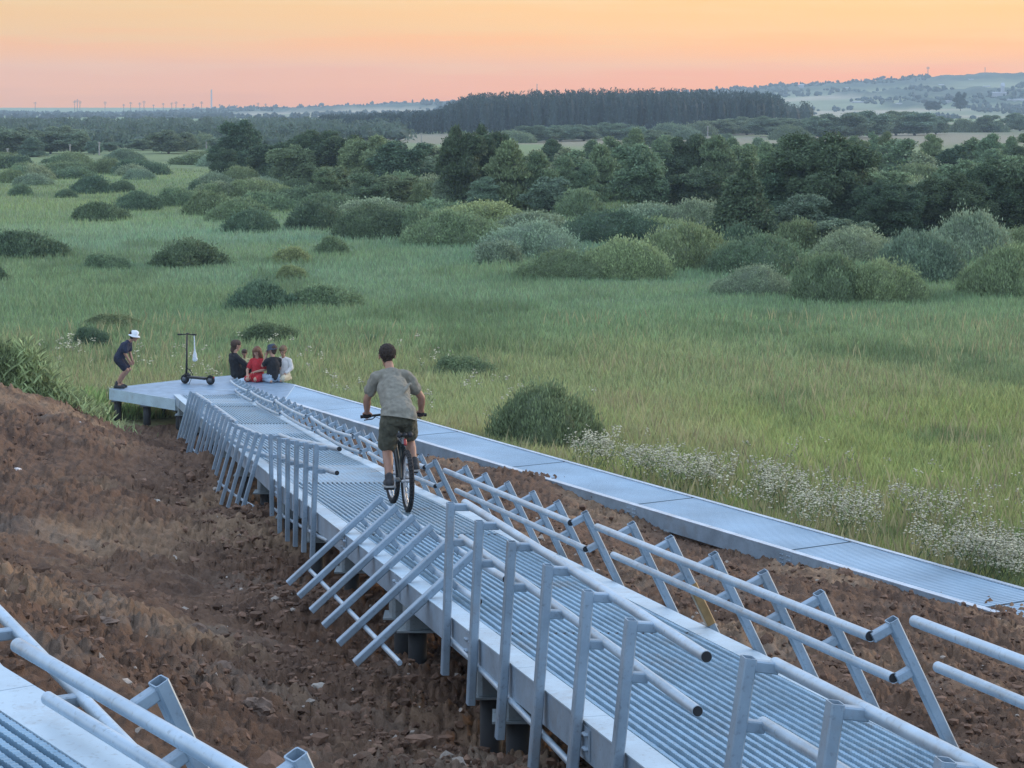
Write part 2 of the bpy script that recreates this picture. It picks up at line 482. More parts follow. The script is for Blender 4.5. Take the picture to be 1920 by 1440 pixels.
poly += [((W0 + WU * s + WN * .35).x, (W0 + WU * s + WN * .35).y) for s in (2, 10, 18, 26, 34)] + [(18, 4), (18, 0), (-14, 0)]
def dirt_sd(X, Y):
    """signed distance to the bare-soil outline, positive inside"""
    X = np.asarray(X, float); Y = np.asarray(Y, float)
    dmin = np.full(X.shape, 1e9); ins = np.zeros(X.shape, bool)
    for (x1, y1), (x2, y2) in zip(poly, poly[1:] + poly[:1]):
        ex, ey = x2 - x1, y2 - y1
        t = np.clip(((X - x1) * ex + (Y - y1) * ey) / (ex * ex + ey * ey), 0, 1)
        dmin = np.minimum(dmin, np.hypot(X - x1 - t * ex, Y - y1 - t * ey))
        c = ((y1 > Y) != (y2 > Y))
        with np.errstate(divide='ignore', invalid='ignore'):
            ins ^= c & (X < (x2 - x1) * (Y - y1) / (y2 - y1 + 1e-12) + x1)
    return np.where(ins, dmin, -dmin)
def meadow_col(X, Y):
    X = np.asarray(X, float); Y = np.asarray(Y, float)
    n1 = fbm(X / 9, Y / 14, 4, 3); n2 = fbm(X / 3.2, Y / 6, 4, 9); n3 = fbm(X / 22, Y / 30, 3, 21)
    near = np.stack([0.345 + 0 * X, 0.39 + 0 * X, 0.145 + 0 * X], -1)
    olive = np.array([0.335, 0.375, 0.175]); reed = np.array([0.245, 0.340, 0.168]); blue = np.array([0.230, 0.335, 0.195]); far = np.array([0.270, 0.345, 0.150])
    straw = np.array([0.40, 0.39, 0.20]); dark = np.array([0.15, 0.215, 0.10])
    t = sstep(36, 50, Y + n1 * 7 - X * .9)[..., None]; c = near * (1 - t) + olive * t
    t = sstep(56, 70, Y + n1 * 9)[..., None]; c = c * (1 - t) + reed * t
    t = (sstep(68, 84, Y + n1 * 10) * sstep(-0.35, 0.35, n3 + .1))[..., None]; c = c * (1 - t) + blue * t
    t = sstep(110, 150, Y + n1 * 14)[..., None]; c = c * (1 - t) + far * t
    t = (sstep(0.15, 0.55, n2) * (1 - sstep(54, 68, Y)) * .6)[..., None]; c = c * (1 - t) + straw * t
    t = (sstep(0.18, 0.6, -n2 + n1 * .4) * .65)[..., None]; c = c * (1 - t) + dark * t
    return c * (1 + 0.16 * n3[..., None])
def field_col(X, Y):
    """country beyond the thicket: mown tan strips, pasture and scrub"""
    py = 200 + F * CZ / np.maximum(Y, 1.0)
    n = fbm(X / 160, Y / 300, 4, 31); n2 = fbm(X / 30, Y / 120, 4, 37)
    tan = np.array([0.235, 0.215, 0.145]); past = np.array([0.17, 0.23, 0.10]); scr = np.array([0.10, 0.15, 0.08])
    t = sstep(-.15, .15, n2 + 0.25)[..., None]
    c = past * (1 - t) + tan * t
    t2 = sstep(235, 246, py)[..., None] * 0 + sstep(1.0, 1.4, np.clip((240 - py) / 10, 0, 2))[..., None]
    c = c * (1 - t2) + past * t2
    t3 = sstep(.25, .6, n)[..., None]
    return c * (1 - t3 * .6) + scr * t3 * .6
ts = np.linspace(-0.36, 0.36, 1100)
Yr = [2.6]
while Yr[-1] < 58: Yr.append(Yr[-1] * 1.0042 + 0.0)
while Yr[-1] < 14000: Yr.append(Yr[-1] * 1.03)
Yr = np.array(Yr)
GX = ts[None, :] * (Yr[:, None] + 8.0); GY = np.repeat(Yr[:, None], len(ts), 1)
GZ = ground_base(GX, GY)
sd = dirt_sd(GX, GY) + 0.35 * fbm(GX * 1.3, GY * 1.3, 4, 5)
dm = sstep(-0.12, 0.18, sd)
nr = GY < 60
def clods(X, Y):
    rough = 0.55 + 0.45 * sstep(-0.3, 0.3, fbm(X / 1.6, Y / 1.6, 3, 77))
    b1 = 1 - np.abs(vnoise(X * 1.7, Y * 1.7, None, 40)); b2 = np.abs(vnoise(X * 4.3, Y * 4.3, None, 41)); b3 = np.abs(vnoise(X * 9.5, Y * 9.5, None, 42)); b4 = np.abs(vnoise(X * 21, Y * 21, None, 43)); b5 = vnoise(X * 45, Y * 45, None, 44)
    return fbm(X * .7, Y * .7, 3, 50) * 0.10 + rough * (b1 * .05 + b2 * .07 + b3 * .075 + b4 * 0.058 + b5 * .024) - .09
D = np.zeros_like(GZ)
D[nr] = clods(GX[nr], GY[nr]) * dm[nr] + (fbm(GX[nr] * .8, GY[nr] * .8, 3, 60) * .06) * (1 - dm[nr])
# spoil bank: diagonal rake marks; smoother track in the hollow under the ramp
bank = sstep(0.6, 1.8, XL(GY[nr]) - GX[nr])
D[nr] += bank * dm[nr] * (0.10 * np.abs(vnoise((GX[nr] + GY[nr] * .35) * 1.1, GY[nr] * .25, None, 90)) + .05 * np.abs(vnoise(GX[nr] * 2.6, GY[nr] * 2.2, None, 91)))
GZ = GZ + D
dirt_a = np.array([0.135, 0.082, 0.053]); dirt_b = np.array([0.240, 0.160, 0.100]); dirt_c = np.array([0.055, 0.032, 0.023]); grey = np.array([0.175, 0.142, 0.113])
q = fbm(GX / 1.4, GY / 2.2, 5, 11); q2 = fbm(GX * 2.2, GY * 2.2, 4, 12)
t = sstep(-.1, .5, q)[..., None]; dc = dirt_a * (1 - t) + dirt_b * t
t = sstep(.1, .5, q2)[..., None]; dc = dc * (1 - .5 * t) + dirt_c * .5 * t
t = sstep(.1, .5, fbm(GX / .9, GY / .9, 4, 14) + .12 * (12 - GY) / 8)[..., None]; dc = dc * (1 - .5 * t) + grey * .5 * t
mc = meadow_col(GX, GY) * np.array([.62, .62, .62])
py_ = 200 + F * CZ / GY
t = sstep(330, 420, GY)[..., None]; mc = mc * (1 - t) + field_col(GX, GY) * t
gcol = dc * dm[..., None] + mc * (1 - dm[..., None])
R_, C_ = GX.shape
idx = np.arange(R_ * C_).reshape(R_, C_)
Fq = np.stack([idx[:-1, :-1], idx[:-1, 1:], idx[1:, 1:], idx[1:, :-1]], -1).reshape(-1, 4)
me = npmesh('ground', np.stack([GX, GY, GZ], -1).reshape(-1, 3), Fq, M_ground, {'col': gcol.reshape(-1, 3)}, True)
tag(link('ground', me, None, smooth=False), kind='structure')
me.polygons.foreach_set('use_smooth', [True] * len(me.polygons))
def gz(X, Y):
    X = np.atleast_1d(np.asarray(X, float)); Y = np.atleast_1d(np.asarray(Y, float))
    s = dirt_sd(X, Y) + 0.35 * fbm(X * 1.3, Y * 1.3, 4, 5); d = sstep(-.12, .18, s)
    return ground_base(X, Y) + clods(X, Y) * d
# wide plain under everything, so that the land also goes on beside and behind the view
a = np.linspace(-15000, 15000, 31); PX, PY = np.meshgrid(a, a); idx = np.arange(961).reshape(31, 31)
Fq = np.stack([idx[:-1, :-1], idx[:-1, 1:], idx[1:, 1:], idx[1:, :-1]], -1).reshape(-1, 4)
pl = npmesh('plain', np.stack([PX, PY, PX * 0 - 0.6], -1).reshape(-1, 3), Fq, M_ground, {'col': np.tile([0.07, 0.1, 0.05], (961, 1))}, True)
tag(link('plain', pl, None), kind='structure')

# ------------------------------------------------------------------ hills
sil = [(-900, 208), (-200, 207), (0, 207), (330, 205), (430, 201), (520, 196), (600, 192), (700, 187), (860, 180), (950, 180), (1010, 178), (1200, 168), (1300, 160), (1400, 156), (1500, 150), (1700, 141), (1920, 131), (2100, 124), (2800, 110)]
def hill_h(X, Y):
    xp = 960 + F * X / Y
    y = np.interp(xp, [a for a, b in sil], [b + (6 + 18 * min(1, max(0, (a - 300) / 1000))) for a, b in sil])
    return CZ + (200 - y) * Y / F
hx = np.linspace(-0.42, 0.42, 260); hy = np.linspace(1190, 2464, 90)
HX = hx[None] * hy[:, None]; HYY = np.repeat(hy[:, None], 260, 1)
f = sstep(1190, 2184, HYY)
HT = hill_h(HX / HYY * 2750, HX * 0 + 2184.)
HZ = HT * (f ** 1.25) + fbm(HX / 150, HYY / 150, 4, 61) * 3.2 * f - 0.4
HZ = np.where(HYY > 2184, HT * (1 - sstep(2184, 2464, HYY)) + fbm(HX / 150, HYY / 150, 4, 61) * 3.2 * (1 - sstep(2184, 2464, HYY)), HZ)
w = fbm(HX / 119, HYY / 210, 5, 63); w2 = fbm(HX / 210, HYY / 126, 3, 65)
hc = np.array([0.20, 0.23, 0.13]) * (1 - sstep(-.1, .1, w2)[..., None]) + np.array([0.34, 0.30, 0.20]) * sstep(-.1, .1, w2)[..., None]
wood = sstep(0.02, 0.10, w) * sstep(1330, 1480, HYY)
lowleft = 1 - sstep(-0.22, -0.02, HX / HYY)
wood = np.clip(wood * (1 - lowleft * .9) + sstep(1820, 1960, HYY + 210 * w) * sstep(-.17, -.12, HX / HYY) * (1 - sstep(0.17, .24, HX / HYY) * .5), 0, 1)[..., None]
hc = hc * (1 - wood) + np.array([0.055, 0.085, 0.06]) * wood
HZ = HZ + wood[..., 0] * (3.2 + 2.4 * vnoise(HX / 7, HYY / 22, None, 66))
idx = np.arange(90 * 260).reshape(90, 260)
Fq = np.stack([idx[:-1, :-1], idx[:-1, 1:], idx[1:, 1:], idx[1:, :-1]], -1).reshape(-1, 4)
hm = npmesh('hills', np.stack([HX, HYY, HZ], -1).reshape(-1, 3), Fq, attr_mat('hill_fields', nscale=0.02, var=0.25, rough=0.95), {'col': hc.reshape(-1, 3)}, True)
tag(link('hills', hm, None), kind='structure')
def hill_z(X, Y):
    j = np.clip((Y - 1190) / 1274 * 89, 0, 88.99); i = np.clip((X / Y + .42) / .84 * 259, 0, 258.99)
    return float(HZ[int(round(j)), int(round(i))])

# ------------------------------------------------------------------ haze
hb = MB(); hb.box((0, 1235, 28), (1, 0, 0), (0, 1, 0), (0, 0, 1), 4200, 2600, 60)
mh = bpy.data.materials.new('haze'); mh.use_nodes = True
th = mh.node_tree; th.nodes.clear()
pv = th.nodes.new('ShaderNodeVolumePrincipled'); oh = th.nodes.new('ShaderNodeOutputMaterial')
pv.inputs['Color'].default_value = (0.62, 0.78, 0.95, 1); pv.inputs['Density'].default_value = 0.00026; pv.inputs['Anisotropy'].default_value = 0.0
th.links.new(pv.outputs[0], oh.inputs['Volume'])
ho = hb.build('haze', mh); tag(ho, kind='stuff'); 

# ------------------------------------------------------------------ grating as relief
def relief(name, Pf, nu, nv, U, V, width, pitch, amp, parent, material, flat=None, teeth=True):
    """Pf(u, v) gives the base point of the sheet; u across 0..1, v metres along"""
    u = np.linspace(0, 1, nu); vv = V
    UU, VV = np.meshgrid(u, vv)
    base = Pf(UU, VV)
    ph = (UU * width / pitch) % 1.0
    prof = np.clip((.36 - np.abs(ph - .5)) * 9.0, 0, 1)
    if teeth: prof = prof * (0.965 + 0.035 * np.sign(np.sin(VV * 2 * np.pi / 0.032)))
    a = amp if flat is None else amp * (1 - 0.8 * flat(VV))
    base[..., 2] += prof * a
    idx = np.arange(base.shape[0] * base.shape[1]).reshape(base.shape[:2])
    Fq = np.stack([idx[:-1, :-1], idx[:-1, 1:], idx[1:, 1:], idx[1:, :-1]], -1).reshape(-1, 4)
    m = npmesh(name, base.reshape(-1, 3), Fq, material, None, False)
    return link(name, m, None, parent)

SW = 0.145   # flange strip width
ramp_t = empty('metal_ramp', (XL(25) + .75, 25, float(deck_z(25))), 'long sloping grey metal ramp with ribbed deck, the one the cyclist rides down', 'ramp')
def ramp_pt(Y, s, dz=0.0):
    """s metres inward from the left edge, measured along x"""
    return Vector((XL(Y) + s, Y, float(deck_z(Y)) + dz))
WR = 1.5335
def flatz(Y):
    r = 0 * Y
    for a, b in ((24.4, 26.7), (33.2, 35.6), (42.6, 44.6)): r = np.maximum(r, sstep(a - .05, a + .05, Y) * (1 - sstep(b - .05, b + .05, Y)))
    return r
cuts = [4.6, 7.3, 13.0, 18.7, 24.4, 30.1, 35.8, 41.5, 46.3]
for i, (a, b) in enumerate(zip(cuts, cuts[1:])):
    step = 0.0115 if b < 19 else (0.05 if b < 31 else 0.1)
    V = np.arange(a + .012, b - .008, step)
    def Pf(U, V, i=i):
        X = XL(V) + SW - .004 + U * (WR - 2 * SW + .008)
        return np.stack([X, V, deck_z(V) - 0.048 + (i % 2) * .003 + .036 * flatz(V) + 0 * X], -1)
    relief('grating_panel', Pf, (23 * 10 + 1) if b < 19 else 23 * 10 + 1, 0, None, V, WR - 2 * SW, (WR - 2 * SW) / 23, 0.046, ramp_t, M_grate, flatz, b < 31)
# dark plate joints between the panels
for c in cuts[1:-1]:
    mb = MB(); p = ramp_pt(c, WR / 2, -.026); mb.box(p, (1, 0, 0), AL, (0, 0, 1), WR - 2 * SW - .04, .03, .03)
    mb.build('joint_gap', M_gap, ramp_t)
def strip(name, P, pts, w, th, material, parent, n):
    """flat plate following pts; n is the across direction"""
    mb = MB()
    for a, b in zip(pts, pts[1:]):
        a = Vector(a); b = Vector(b); d = (b - a).normalized(); 
        mb.box((a + b) / 2, d, n, d.cross(n).normalized(), (b - a).length - .006, w, th)
    return mb.build(name, material, parent)
seg = [4.6 + i * 1.42 for i in range(30)]; seg = [s for s in seg if s < 46.4] + [46.4]
strip('edge_flange', None, [ramp_pt(y, SW / 2, -.004) for y in seg], SW, .008, M_strip, ramp_t, INL)
strip('edge_flange', None, [ramp_pt(y, WR - SW / 2, -.004) for y in seg], SW, .008, M_strip, ramp_t, INL)
gseg = [4.6, 7.3, 10.2, 13, 15.8, 18.7, 21.6, 24.4, 27.3, 30.1, 33, 35.8, 38.7, 41.5, 44, 46.4]
strip('side_girder', None, [ramp_pt(y, .012, -.104) for y in gseg], .016, .186, M_gird, ramp_t, INL)
strip('side_girder', None, [ramp_pt(y, WR - .012, -.104) for y in gseg], .016, .186, M_gird, ramp_t, INL)
strip('side_girder', None, [ramp_pt(y, .05, -.196) for y in gseg], .07, .008, M_gird, ramp_t, INL)
for y in np.arange(5.0, 46, 2.84):
    mb = MB(); a = ramp_pt(y, .03, -.12); b = ramp_pt(y, WR - .03, -.12); mb.bar(a, b, .05, .12, side=(0, 1, 0)); mb.build('cross_beam', M_gird, ramp_t)
for y in gseg[1:-1]:
    mb = MB(); p = ramp_pt(y, -.001, -.095); mb.box(p, AL, INL, (0, 0, 1), .26, .006, .15)
    for k in (-.09, -.05, .05, .09):
        for h in (-.06, -.13):
            p = ramp_pt(y + k, -.002, h); mb.capsule(p - Vector((.012, 0, 0)), p, .011, .011, 8)
    mb.build('splice_plate', M_gird, ramp_t)
for y in (9.6, 12.2, 12.95, 15.6, 16.25, 19.1, 21.6, 24.2, 27.0, 30.0, 33.0, 36.2, 39.4, 42.5, 45.0):
    for s in (0.12, WR - .12):
        c = ramp_pt(y, s, -.28)
        g = float(gz(c.x, c.y)[0])
        m1 = MB(); m1.bar(c + Vector((0, 0, .085)), c - Vector((0, 0, .085)), .20, .20, side=INL)
        m1.box(c - Vector((0, 0, .095)), (1, 0, 0), (0, 1, 0), (0, 0, 1), .30, .26, .014)
        br = m1.build('pile_bracket', M_zinc, ramp_t)
        m2 = MB(); m2.tube([c - Vector((0, 0, .10)), Vector((c.x, c.y, g - .3))], .07, 16); m2.build('pile', M_pile, ramp_t, True)

# ------------------------------------------------------------------ far walkway
walk = empty('metal_walkway', W0 + WU * 12 + Vector((0, 0, WZ)), 'level blue-grey metal walkway running along the meadow edge past the white flowers', 'walkway')
def w_pt(s, t, dz=0): return Vector((W0.x + WU.x * s + WN.x * t, W0.y + WU.y * s + WN.y * t, WZ + dz))
m_w, t_, b_ = mat('perforated_walkway_sheet')
tcn = nd(t_, 'ShaderNodeTexCoord'); mpn = nd(t_, 'ShaderNodeMapping'); mpn.vector_type = 'POINT'
mpn.inputs['Rotation'].default_value = (0, 0, math.atan2(0.8633, 0.5047)); t_.links.new(tcn.outputs['Object'], mpn.inputs[0])
wv = nd(t_, 'ShaderNodeTexWave'); wv.inputs['Scale'].default_value = 7.2; wv.inputs['Distortion'].default_value = 0; t_.links.new(mpn.outputs[0], wv.inputs[0])
nn = nd(t_, 'ShaderNodeTexNoise'); nn.inputs['Scale'].default_value = .9; nn.inputs['Detail'].default_value = 5; t_.links.new(tcn.outputs['Object'], nn.inputs['Vector'])
rr = nd(t_, 'ShaderNodeValToRGB'); rr.color_ramp.elements[0].color = (.17, .25, .35, 1); rr.color_ramp.elements[1].color = (.33, .46, .57, 1); rr.color_ramp.elements[0].position = .1; rr.color_ramp.elements[1].position = .75
rr.inputs[0].default_value = 1.0
mr = nd(t_, 'ShaderNodeMapRange'); mr.inputs['From Min'].default_value = .3; mr.inputs['From Max'].default_value = .7; mr.inputs['To Min'].default_value = .8; mr.inputs['To Max'].default_value = 1.12; t_.links.new(nn.outputs[0], mr.inputs[0])
vs_ = nd(t_, 'ShaderNodeVectorMath', operation='SCALE'); t_.links.new(rr.outputs[0], vs_.inputs[0]); t_.links.new(mr.outputs[0], vs_.inputs['Scale']); t_.links.new(vs_.outputs[0], b_.inputs['Base Color'])
b_.inputs['Metallic'].default_value = .4; b_.inputs['Roughness'].default_value = .5
wc = [0.1, 4.0, 8.0, 12.0, 16.0, 20.0, 24.0, 28.0, 32.0]
for i, (a, b) in enumerate(zip(wc, wc[1:])):
    mb = MB(); q_ = a + .012
    while q_ < b - .05:       # pressed ribs across the walkway
        mb.bar(w_pt(q_ + .022, .085, -.016), w_pt(q_ + .022, WW - .10, -.016), .046, .024, side=WU); q_ += .068
    mb.build('grating_panel', m_w, walk)
M_walk = metal_mat('blue_grey_flange', (0.52, 0.58, 0.64), rough=.45, metal=.35)
ws = [0.1 + 2 * i for i in range(17)]
for t0, wd in ((.05, .08), (WW - .06, .11)):
    strip('edge_flange', None, [w_pt(s, t0, .004) for s in ws], wd, .01, M_walk, walk, WN)
strip('side_girder', None, [w_pt(s, WW - .012, -.125) for s in ws], .02, .24, M_gird, walk, WN)
strip('side_girder', None, [w_pt(s, .012, -.125) for s in ws], .02, .24, M_gird, walk, WN)
for s in wc[1:-1]:
    mb = MB(); mb.bar(w_pt(s, .12, -.0095), w_pt(s + .02, WW - .14, -.0095), .012, .012, side=WU); mb.build('joint_gap', M_bolt, walk)
    mb = MB(); mb.box(w_pt(s, WW + .002, -.12), WU, WN, (0, 0, 1), .30, .006, .2)
    for k in (-.1, -.05, .06, .11):
        for h in (-.06, -.12, -.18):
            mb.capsule(w_pt(s + k, WW, h), w_pt(s + k, WW + .012, h), .012, .012, 8)
    mb.build('splice_plate', M_gird, walk)
for s in (1.0, 5, 9, 13, 17, 19.5, 21.2, 25, 29):
    for tt in (.15, WW - .15):
        c = w_pt(s, tt, -.25); g = float(gz(c.x, c.y)[0])
        m2 = MB(); m2.tube([c + Vector((0, 0, .02)), Vector((c.x, c.y, min(g, c.z) - .35))], .08, 14); m2.build('pile', M_pile, walk, True)
    m3 = MB(); m3.bar(w_pt(s, .0, -.26), w_pt(s, WW + .03, -.26), .14, .05, side=WU); m3.build('pile_bracket', M_zinc, walk)

# ------------------------------------------------------------------ platform
PH = CZ - 6.4
pp = [px(206, 729, PH), px(330, 749, PH), px(446, 737.5, PH), px(531, 752, PH), px(553, 721.5, PH), px(500, 712, PH), px(437, 704, PH), px(345, 712, PH), px(232, 725, PH)]
plat = empty('metal_platform', (-7, 47.5, PH), 'flat metal landing platform on dark piles where the children gather at the ramp foot', 'platform')
m_p, t_, b_ = mat('platform_planks')
tcn = nd(t_, 'ShaderNodeTexCoord'); mpn = nd(t_, 'ShaderNodeMapping'); mpn.inputs['Rotation'].default_value = (0, 0, math.radians(12)); t_.links.new(tcn.outputs['Object'], mpn.inputs[0])
wv = nd(t_, 'ShaderNodeTexWave'); wv.bands_direction = 'Y'; wv.inputs['Scale'].default_value = 1.5; wv.inputs['Distortion'].default_value = .3; t_.links.new(mpn.outputs[0], wv.inputs[0])
nn = nd(t_, 'ShaderNodeTexNoise'); nn.inputs['Scale'].default_value = 5; nn.inputs['Detail'].default_value = 6; t_.links.new(tcn.outputs['Object'], nn.inputs['Vector'])
rr = nd(t_, 'ShaderNodeValToRGB'); rr.color_ramp.elements[0].color = (.18, .25, .35, 1); rr.color_ramp.elements[1].color = (.27, .38, .48, 1); rr.color_ramp.elements[0].position = .05; rr.color_ramp.elements[1].position = .3
t_.links.new(wv.outputs[0], rr.inputs[0])
mr = nd(t_, 'ShaderNodeMapRange'); mr.inputs['From Min'].default_value = .3; mr.inputs['From Max'].default_value = .7; mr.inputs['To Min'].default_value = .78; mr.inputs['To Max'].default_value = 1.12; t_.links.new(nn.outputs[0], mr.inputs[0])
vs_ = nd(t_, 'ShaderNodeVectorMath', operation='SCALE'); t_.links.new(rr.outputs[0], vs_.inputs[0]); t_.links.new(mr.outputs[0], vs_.inputs['Scale']); t_.links.new(vs_.outputs[0], b_.inputs['Base Color'])
b_.inputs['Metallic'].default_value = .35; b_.inputs['Roughness'].default_value = .5
mb = MB(); n = len(pp)
mb.add([p + Vector((0, 0, .0)) for p in pp] + [p - Vector((0, 0, .03)) for p in pp], [tuple(range(n)), tuple(range(n, 2 * n))[::-1]] + [(i, i + n, (i + 1) % n + n, (i + 1) % n) for i in range(n)])
mb.build('deck', m_p, plat)
mb = MB()
cc = sum(pp, Vector()) / n
for i in range(n):
    a = pp[i]; b = pp[(i + 1) % n]; d = (b - a).normalized(); o = Vector((d.y, -d.x, 0))
    if o.dot((a + b) / 2 - cc) < 0: o = -o
    mb.box((a + b) / 2 + o * .012 - Vector((0, 0, .117)), d, o, (0, 0, 1), (b - a).length - .004, .018, .245)
mb.build('side_girder', M_strip, plat)
for (x, y, yb) in ((217, 733, 776), (272, 742, 784), (333, 750, 795), (356, 748, 790)):
    p = px(x, y, PH); p.y += .25
    m2 = MB(); m2.tube([p - Vector((0, 0, .245)), Vector((p.x, p.y, -.1))], .085, 14)
    leg = m2.build('pile', M_pile, plat, True)
    m3 = MB(); m3.box(p - Vector((0, 0, .255)), (1, 0, 0), (0, 1, 0), (0, 0, 1), .26, .24, .03); m3.build('cap_plate', M_bolt, plat)
for p in (Vector((-5.2, 47.6, 0)), Vector((-6.5, 48.6, 0)), Vector((-8, 48.0, 0))):
    m2 = MB(); m2.tube([Vector((p.x, p.y, PH - .2)), Vector((p.x, p.y, -.2))], .085, 14); m2.build('pile', M_pile, plat, True)

# ------------------------------------------------------------------ railing panels
def panel(label, P, Ydir, n_in, ys, lift, tilt, pre=.15, post=.5, twist=0.0, sag=0.0, caps=(False, True), offset=.035, dz=None, tape=False, postlen=1.12, group='loose railing sections', bottom=True):
    """P(y) edge point at deck height, n_in inward direction, ys the post stations ordered far to near"""
    k = len(ys); mids = []; info = []
    for i, y in enumerate(ys):
        e = P(y); th = math.radians(tilt + twist * i / max(1, k - 1)); l = lift[0] + (lift[1] - lift[0]) * i / max(1, k - 1) if isinstance(lift, tuple) else lift
        p = (Vector((0, 0, 1)) * math.cos(th) + n_in * math.sin(th)).normalized()
        base = e - n_in * offset
        top = base + p * (l / math.cos(th))
        m = (n_in * math.cos(th) - Vector((0, 0, 1)) * math.sin(th)).normalized()
        info.append((y, base, top, p, m))
    c = info[k // 2]
    t = empty('railing_panel', c[2] - c[3] * postlen, label, 'railing', group)
    for i, (y, base, top, p, m) in enumerate(info):
        mb = MB(); mb.bar(top - p * postlen, top, .066, .05, side=Ydir, open_end=True)
        o = mb.build('post', M_post, t)
        if tape and i == tape:
            mt = MB(); mt.bar(top - p * .33, top - p * .62, .074, .058, side=Ydir); tp = mt.build('tape', simple('brown_parcel_tape', (0.27, 0.17, 0.07), .4, 0, .25, 12), o); tp['label'] = 'brown tape wound round the post'
        for h, L in ((.03, .12), (.26, .10)):
            mb = MB(); q = top - p * h; mb.bar(q + m * .025, q + m * (L), .045, .045, side=Ydir); mb.build('bracket', M_post, o)
    def railpts(h, off):
        pts = []
        d0 = (info[1][2] - info[0][2]).normalized(); d1 = (info[-1][2] - info[-2][2]).normalized()
        raw = [top - p * h + m * off for (_, _, top, p, m) in info]
        raw = [raw[0] - d0 * pre] + raw + [raw[-1] + d1 * post]
        if sag:
            nn_ = len(raw) - 1
            raw = [q - Vector((0, 0, sag * 4 * (j / nn_) * (1 - j / nn_))) for j, q in enumerate(raw)]
        return raw
    for nm, h, off, r in (('top_rail', .02, .125, .0255), ('middle_rail', .25, .11, .024)) + ((('bottom_rail', .90, .045, .018),) if bottom else ()):
        pts = railpts(h, off); mb = MB(); mb.tube(pts, r, 20); o = mb.build(nm, M_rail, t, 'auto')
        if nm != 'bottom_rail':
            for e_, on in ((0, caps[0]), (-1, caps[1])):
                if on:
                    q = pts[e_]; d = (pts[e_] - pts[1 if e_ == 0 else -2]).normalized()
                    mc_ = MB(); mc_.tube([q - d * .02, q + d * .004], r * .9, 20); mc_.build('end_cap', M_gap, o)
    return t
def PL(y): return ramp_pt(y, 0)
def PR(y): return ramp_pt(y, WR)
INR = -INL
panel('leaning railing section at the far left end of the ramp, beside the platform', PL, AL, INL, [41.0, 40.2, 39.4, 38.6, 37.9, 37.2], .31, 15, caps=(False, False), post=.35)
panel('inward leaning railing section second from the platform on the soil-bank side', PL, AL, INL, [36.1, 35.3, 34.5, 33.7, 32.9, 32.2], .31, 15, caps=(False, False), post=.35)
panel('inward leaning railing section on the soil-bank side, just before the upright one', PL, AL, INL, [31.5, 30.55, 29.6, 28.6, 27.6, 26.75], (.28, .38), 16, caps=(False, True), post=.75)
panel('upright railing section on the bank side below the cyclist, its pipe ends over the deck', PL, AL, INL, [24.75, 23.85, 23.0, 22.2, 21.4, 20.65], (.53, .67), -1, twist=3, post=.75)
panel('railing section tipped far over the ramp edge with its feet on the soil', PL, AL, INL, [18.7, 17.86, 17.0, 16.2, 15.35, 14.5], .31, 49, post=.72, offset=.02)
panel('tall upright railing section nearest the middle foreground, six posts', PL, AL, INL, [13.6, 12.72, 11.85, 11.0, 10.2, 9.45], (.75, .60), 2, twist=4, post=.72)
panel('railing section at the bottom edge of the picture on the ramp near side', PL, AL, INL, [7.97, 7.08, 6.2, 5.3], .68, 9, post=.5, pre=.04)
rr_ = [([46.6, 45.75, 44.9, 44.1, 43.3, 42.5], 'farthest railing section of the meadow side, its pipe ends beside the seated group', .34),
       ([41.7, 40.85, 40.0, 39.1, 38.2, 37.4], 'curved looking railing section on the meadow side, second from the platform', .34),
       ([36.75, 35.9, 35.0, 34.1, 33.2, 32.4], 'railing section on the meadow side, third from the platform', .40),
       ([31.5, 30.6, 29.75, 28.9, 28.0, 27.2], 'railing section on the meadow side, left of the cyclist at handlebar height', .42),
       ([26.1, 25.2, 24.35, 23.4, 22.55, 21.7], 'railing section on the meadow side right behind the cyclist', .45),
       ([19.9, 19.0, 18.05, 17.1, 16.25, 15.4], 'railing section on the meadow side just right of the bicycle', .52),
       ([14.05, 13.18, 12.3, 11.44, 10.6, 9.68], 'railing section on the meadow side with brown tape on one post', .58)]
for i, (ys, lb, lf) in enumerate(rr_):
    panel(lb, PR, AL, INR, ys, lf, 26 if i > 3 else 22, pre=.5 if i in (5, 6) else .25, post=(-.02 if i > 3 else -.05), caps=(False, True), sag=.04 if i < 4 else 0, tape=(1 if i == 6 else False))
panel('railing section at the right edge of the picture whose pipes begin over the soil', PR, AL, INR, [7.75, 6.9, 6.0, 5.1], .74, 24, pre=1.36, post=.4)

# ------------------------------------------------------------------ upper ramp at the lower left
fr = empty('metal_ramp', FA, 'near corner of another metal ramp, bottom left, with saw-toothed grating', 'ramp')
def f_pt(s, t, dz=0): 
    p = Vector((FA.x, FA.y, FZ)) + FD * s + FN * t; p.z += dz; return p
strip('edge_flange', None, [f_pt(s, .11, -.004) for s in (-3, -1.6, .35, 2.0, 3.6, 5)], .22, .008, M_strip, fr, FN)
strip('edge_flange', None, [f_pt(s, 1.42, -.004) for s in (-3, -1.6, .35, 2.0, 3.6, 5)], .15, .008, M_strip, fr, FN)
V = np.arange(-3, 5, .0115)
def Pf(U, V):
    t_ = .212 + U * 1.13
    return np.stack([FA.x + FD.x * V + FN.x * t_, FA.y + FD.y * V + FN.y * t_, FZ - .046 + 0 * U], -1)
relief('grating_panel', Pf, 21 * 8 + 1, 0, None, V, 1.115, 1.115 / 21, .044, fr, M_grate)
strip('side_girder', None, [f_pt(s, .012, -.104) for s in (-3, 1, 5)], .016, .186, M_gird, fr, FN)
strip('side_girder', None, [f_pt(s, 1.49, -.104) for s in (-3, 1, 5)], .016, .186, M_gird, fr, FN)
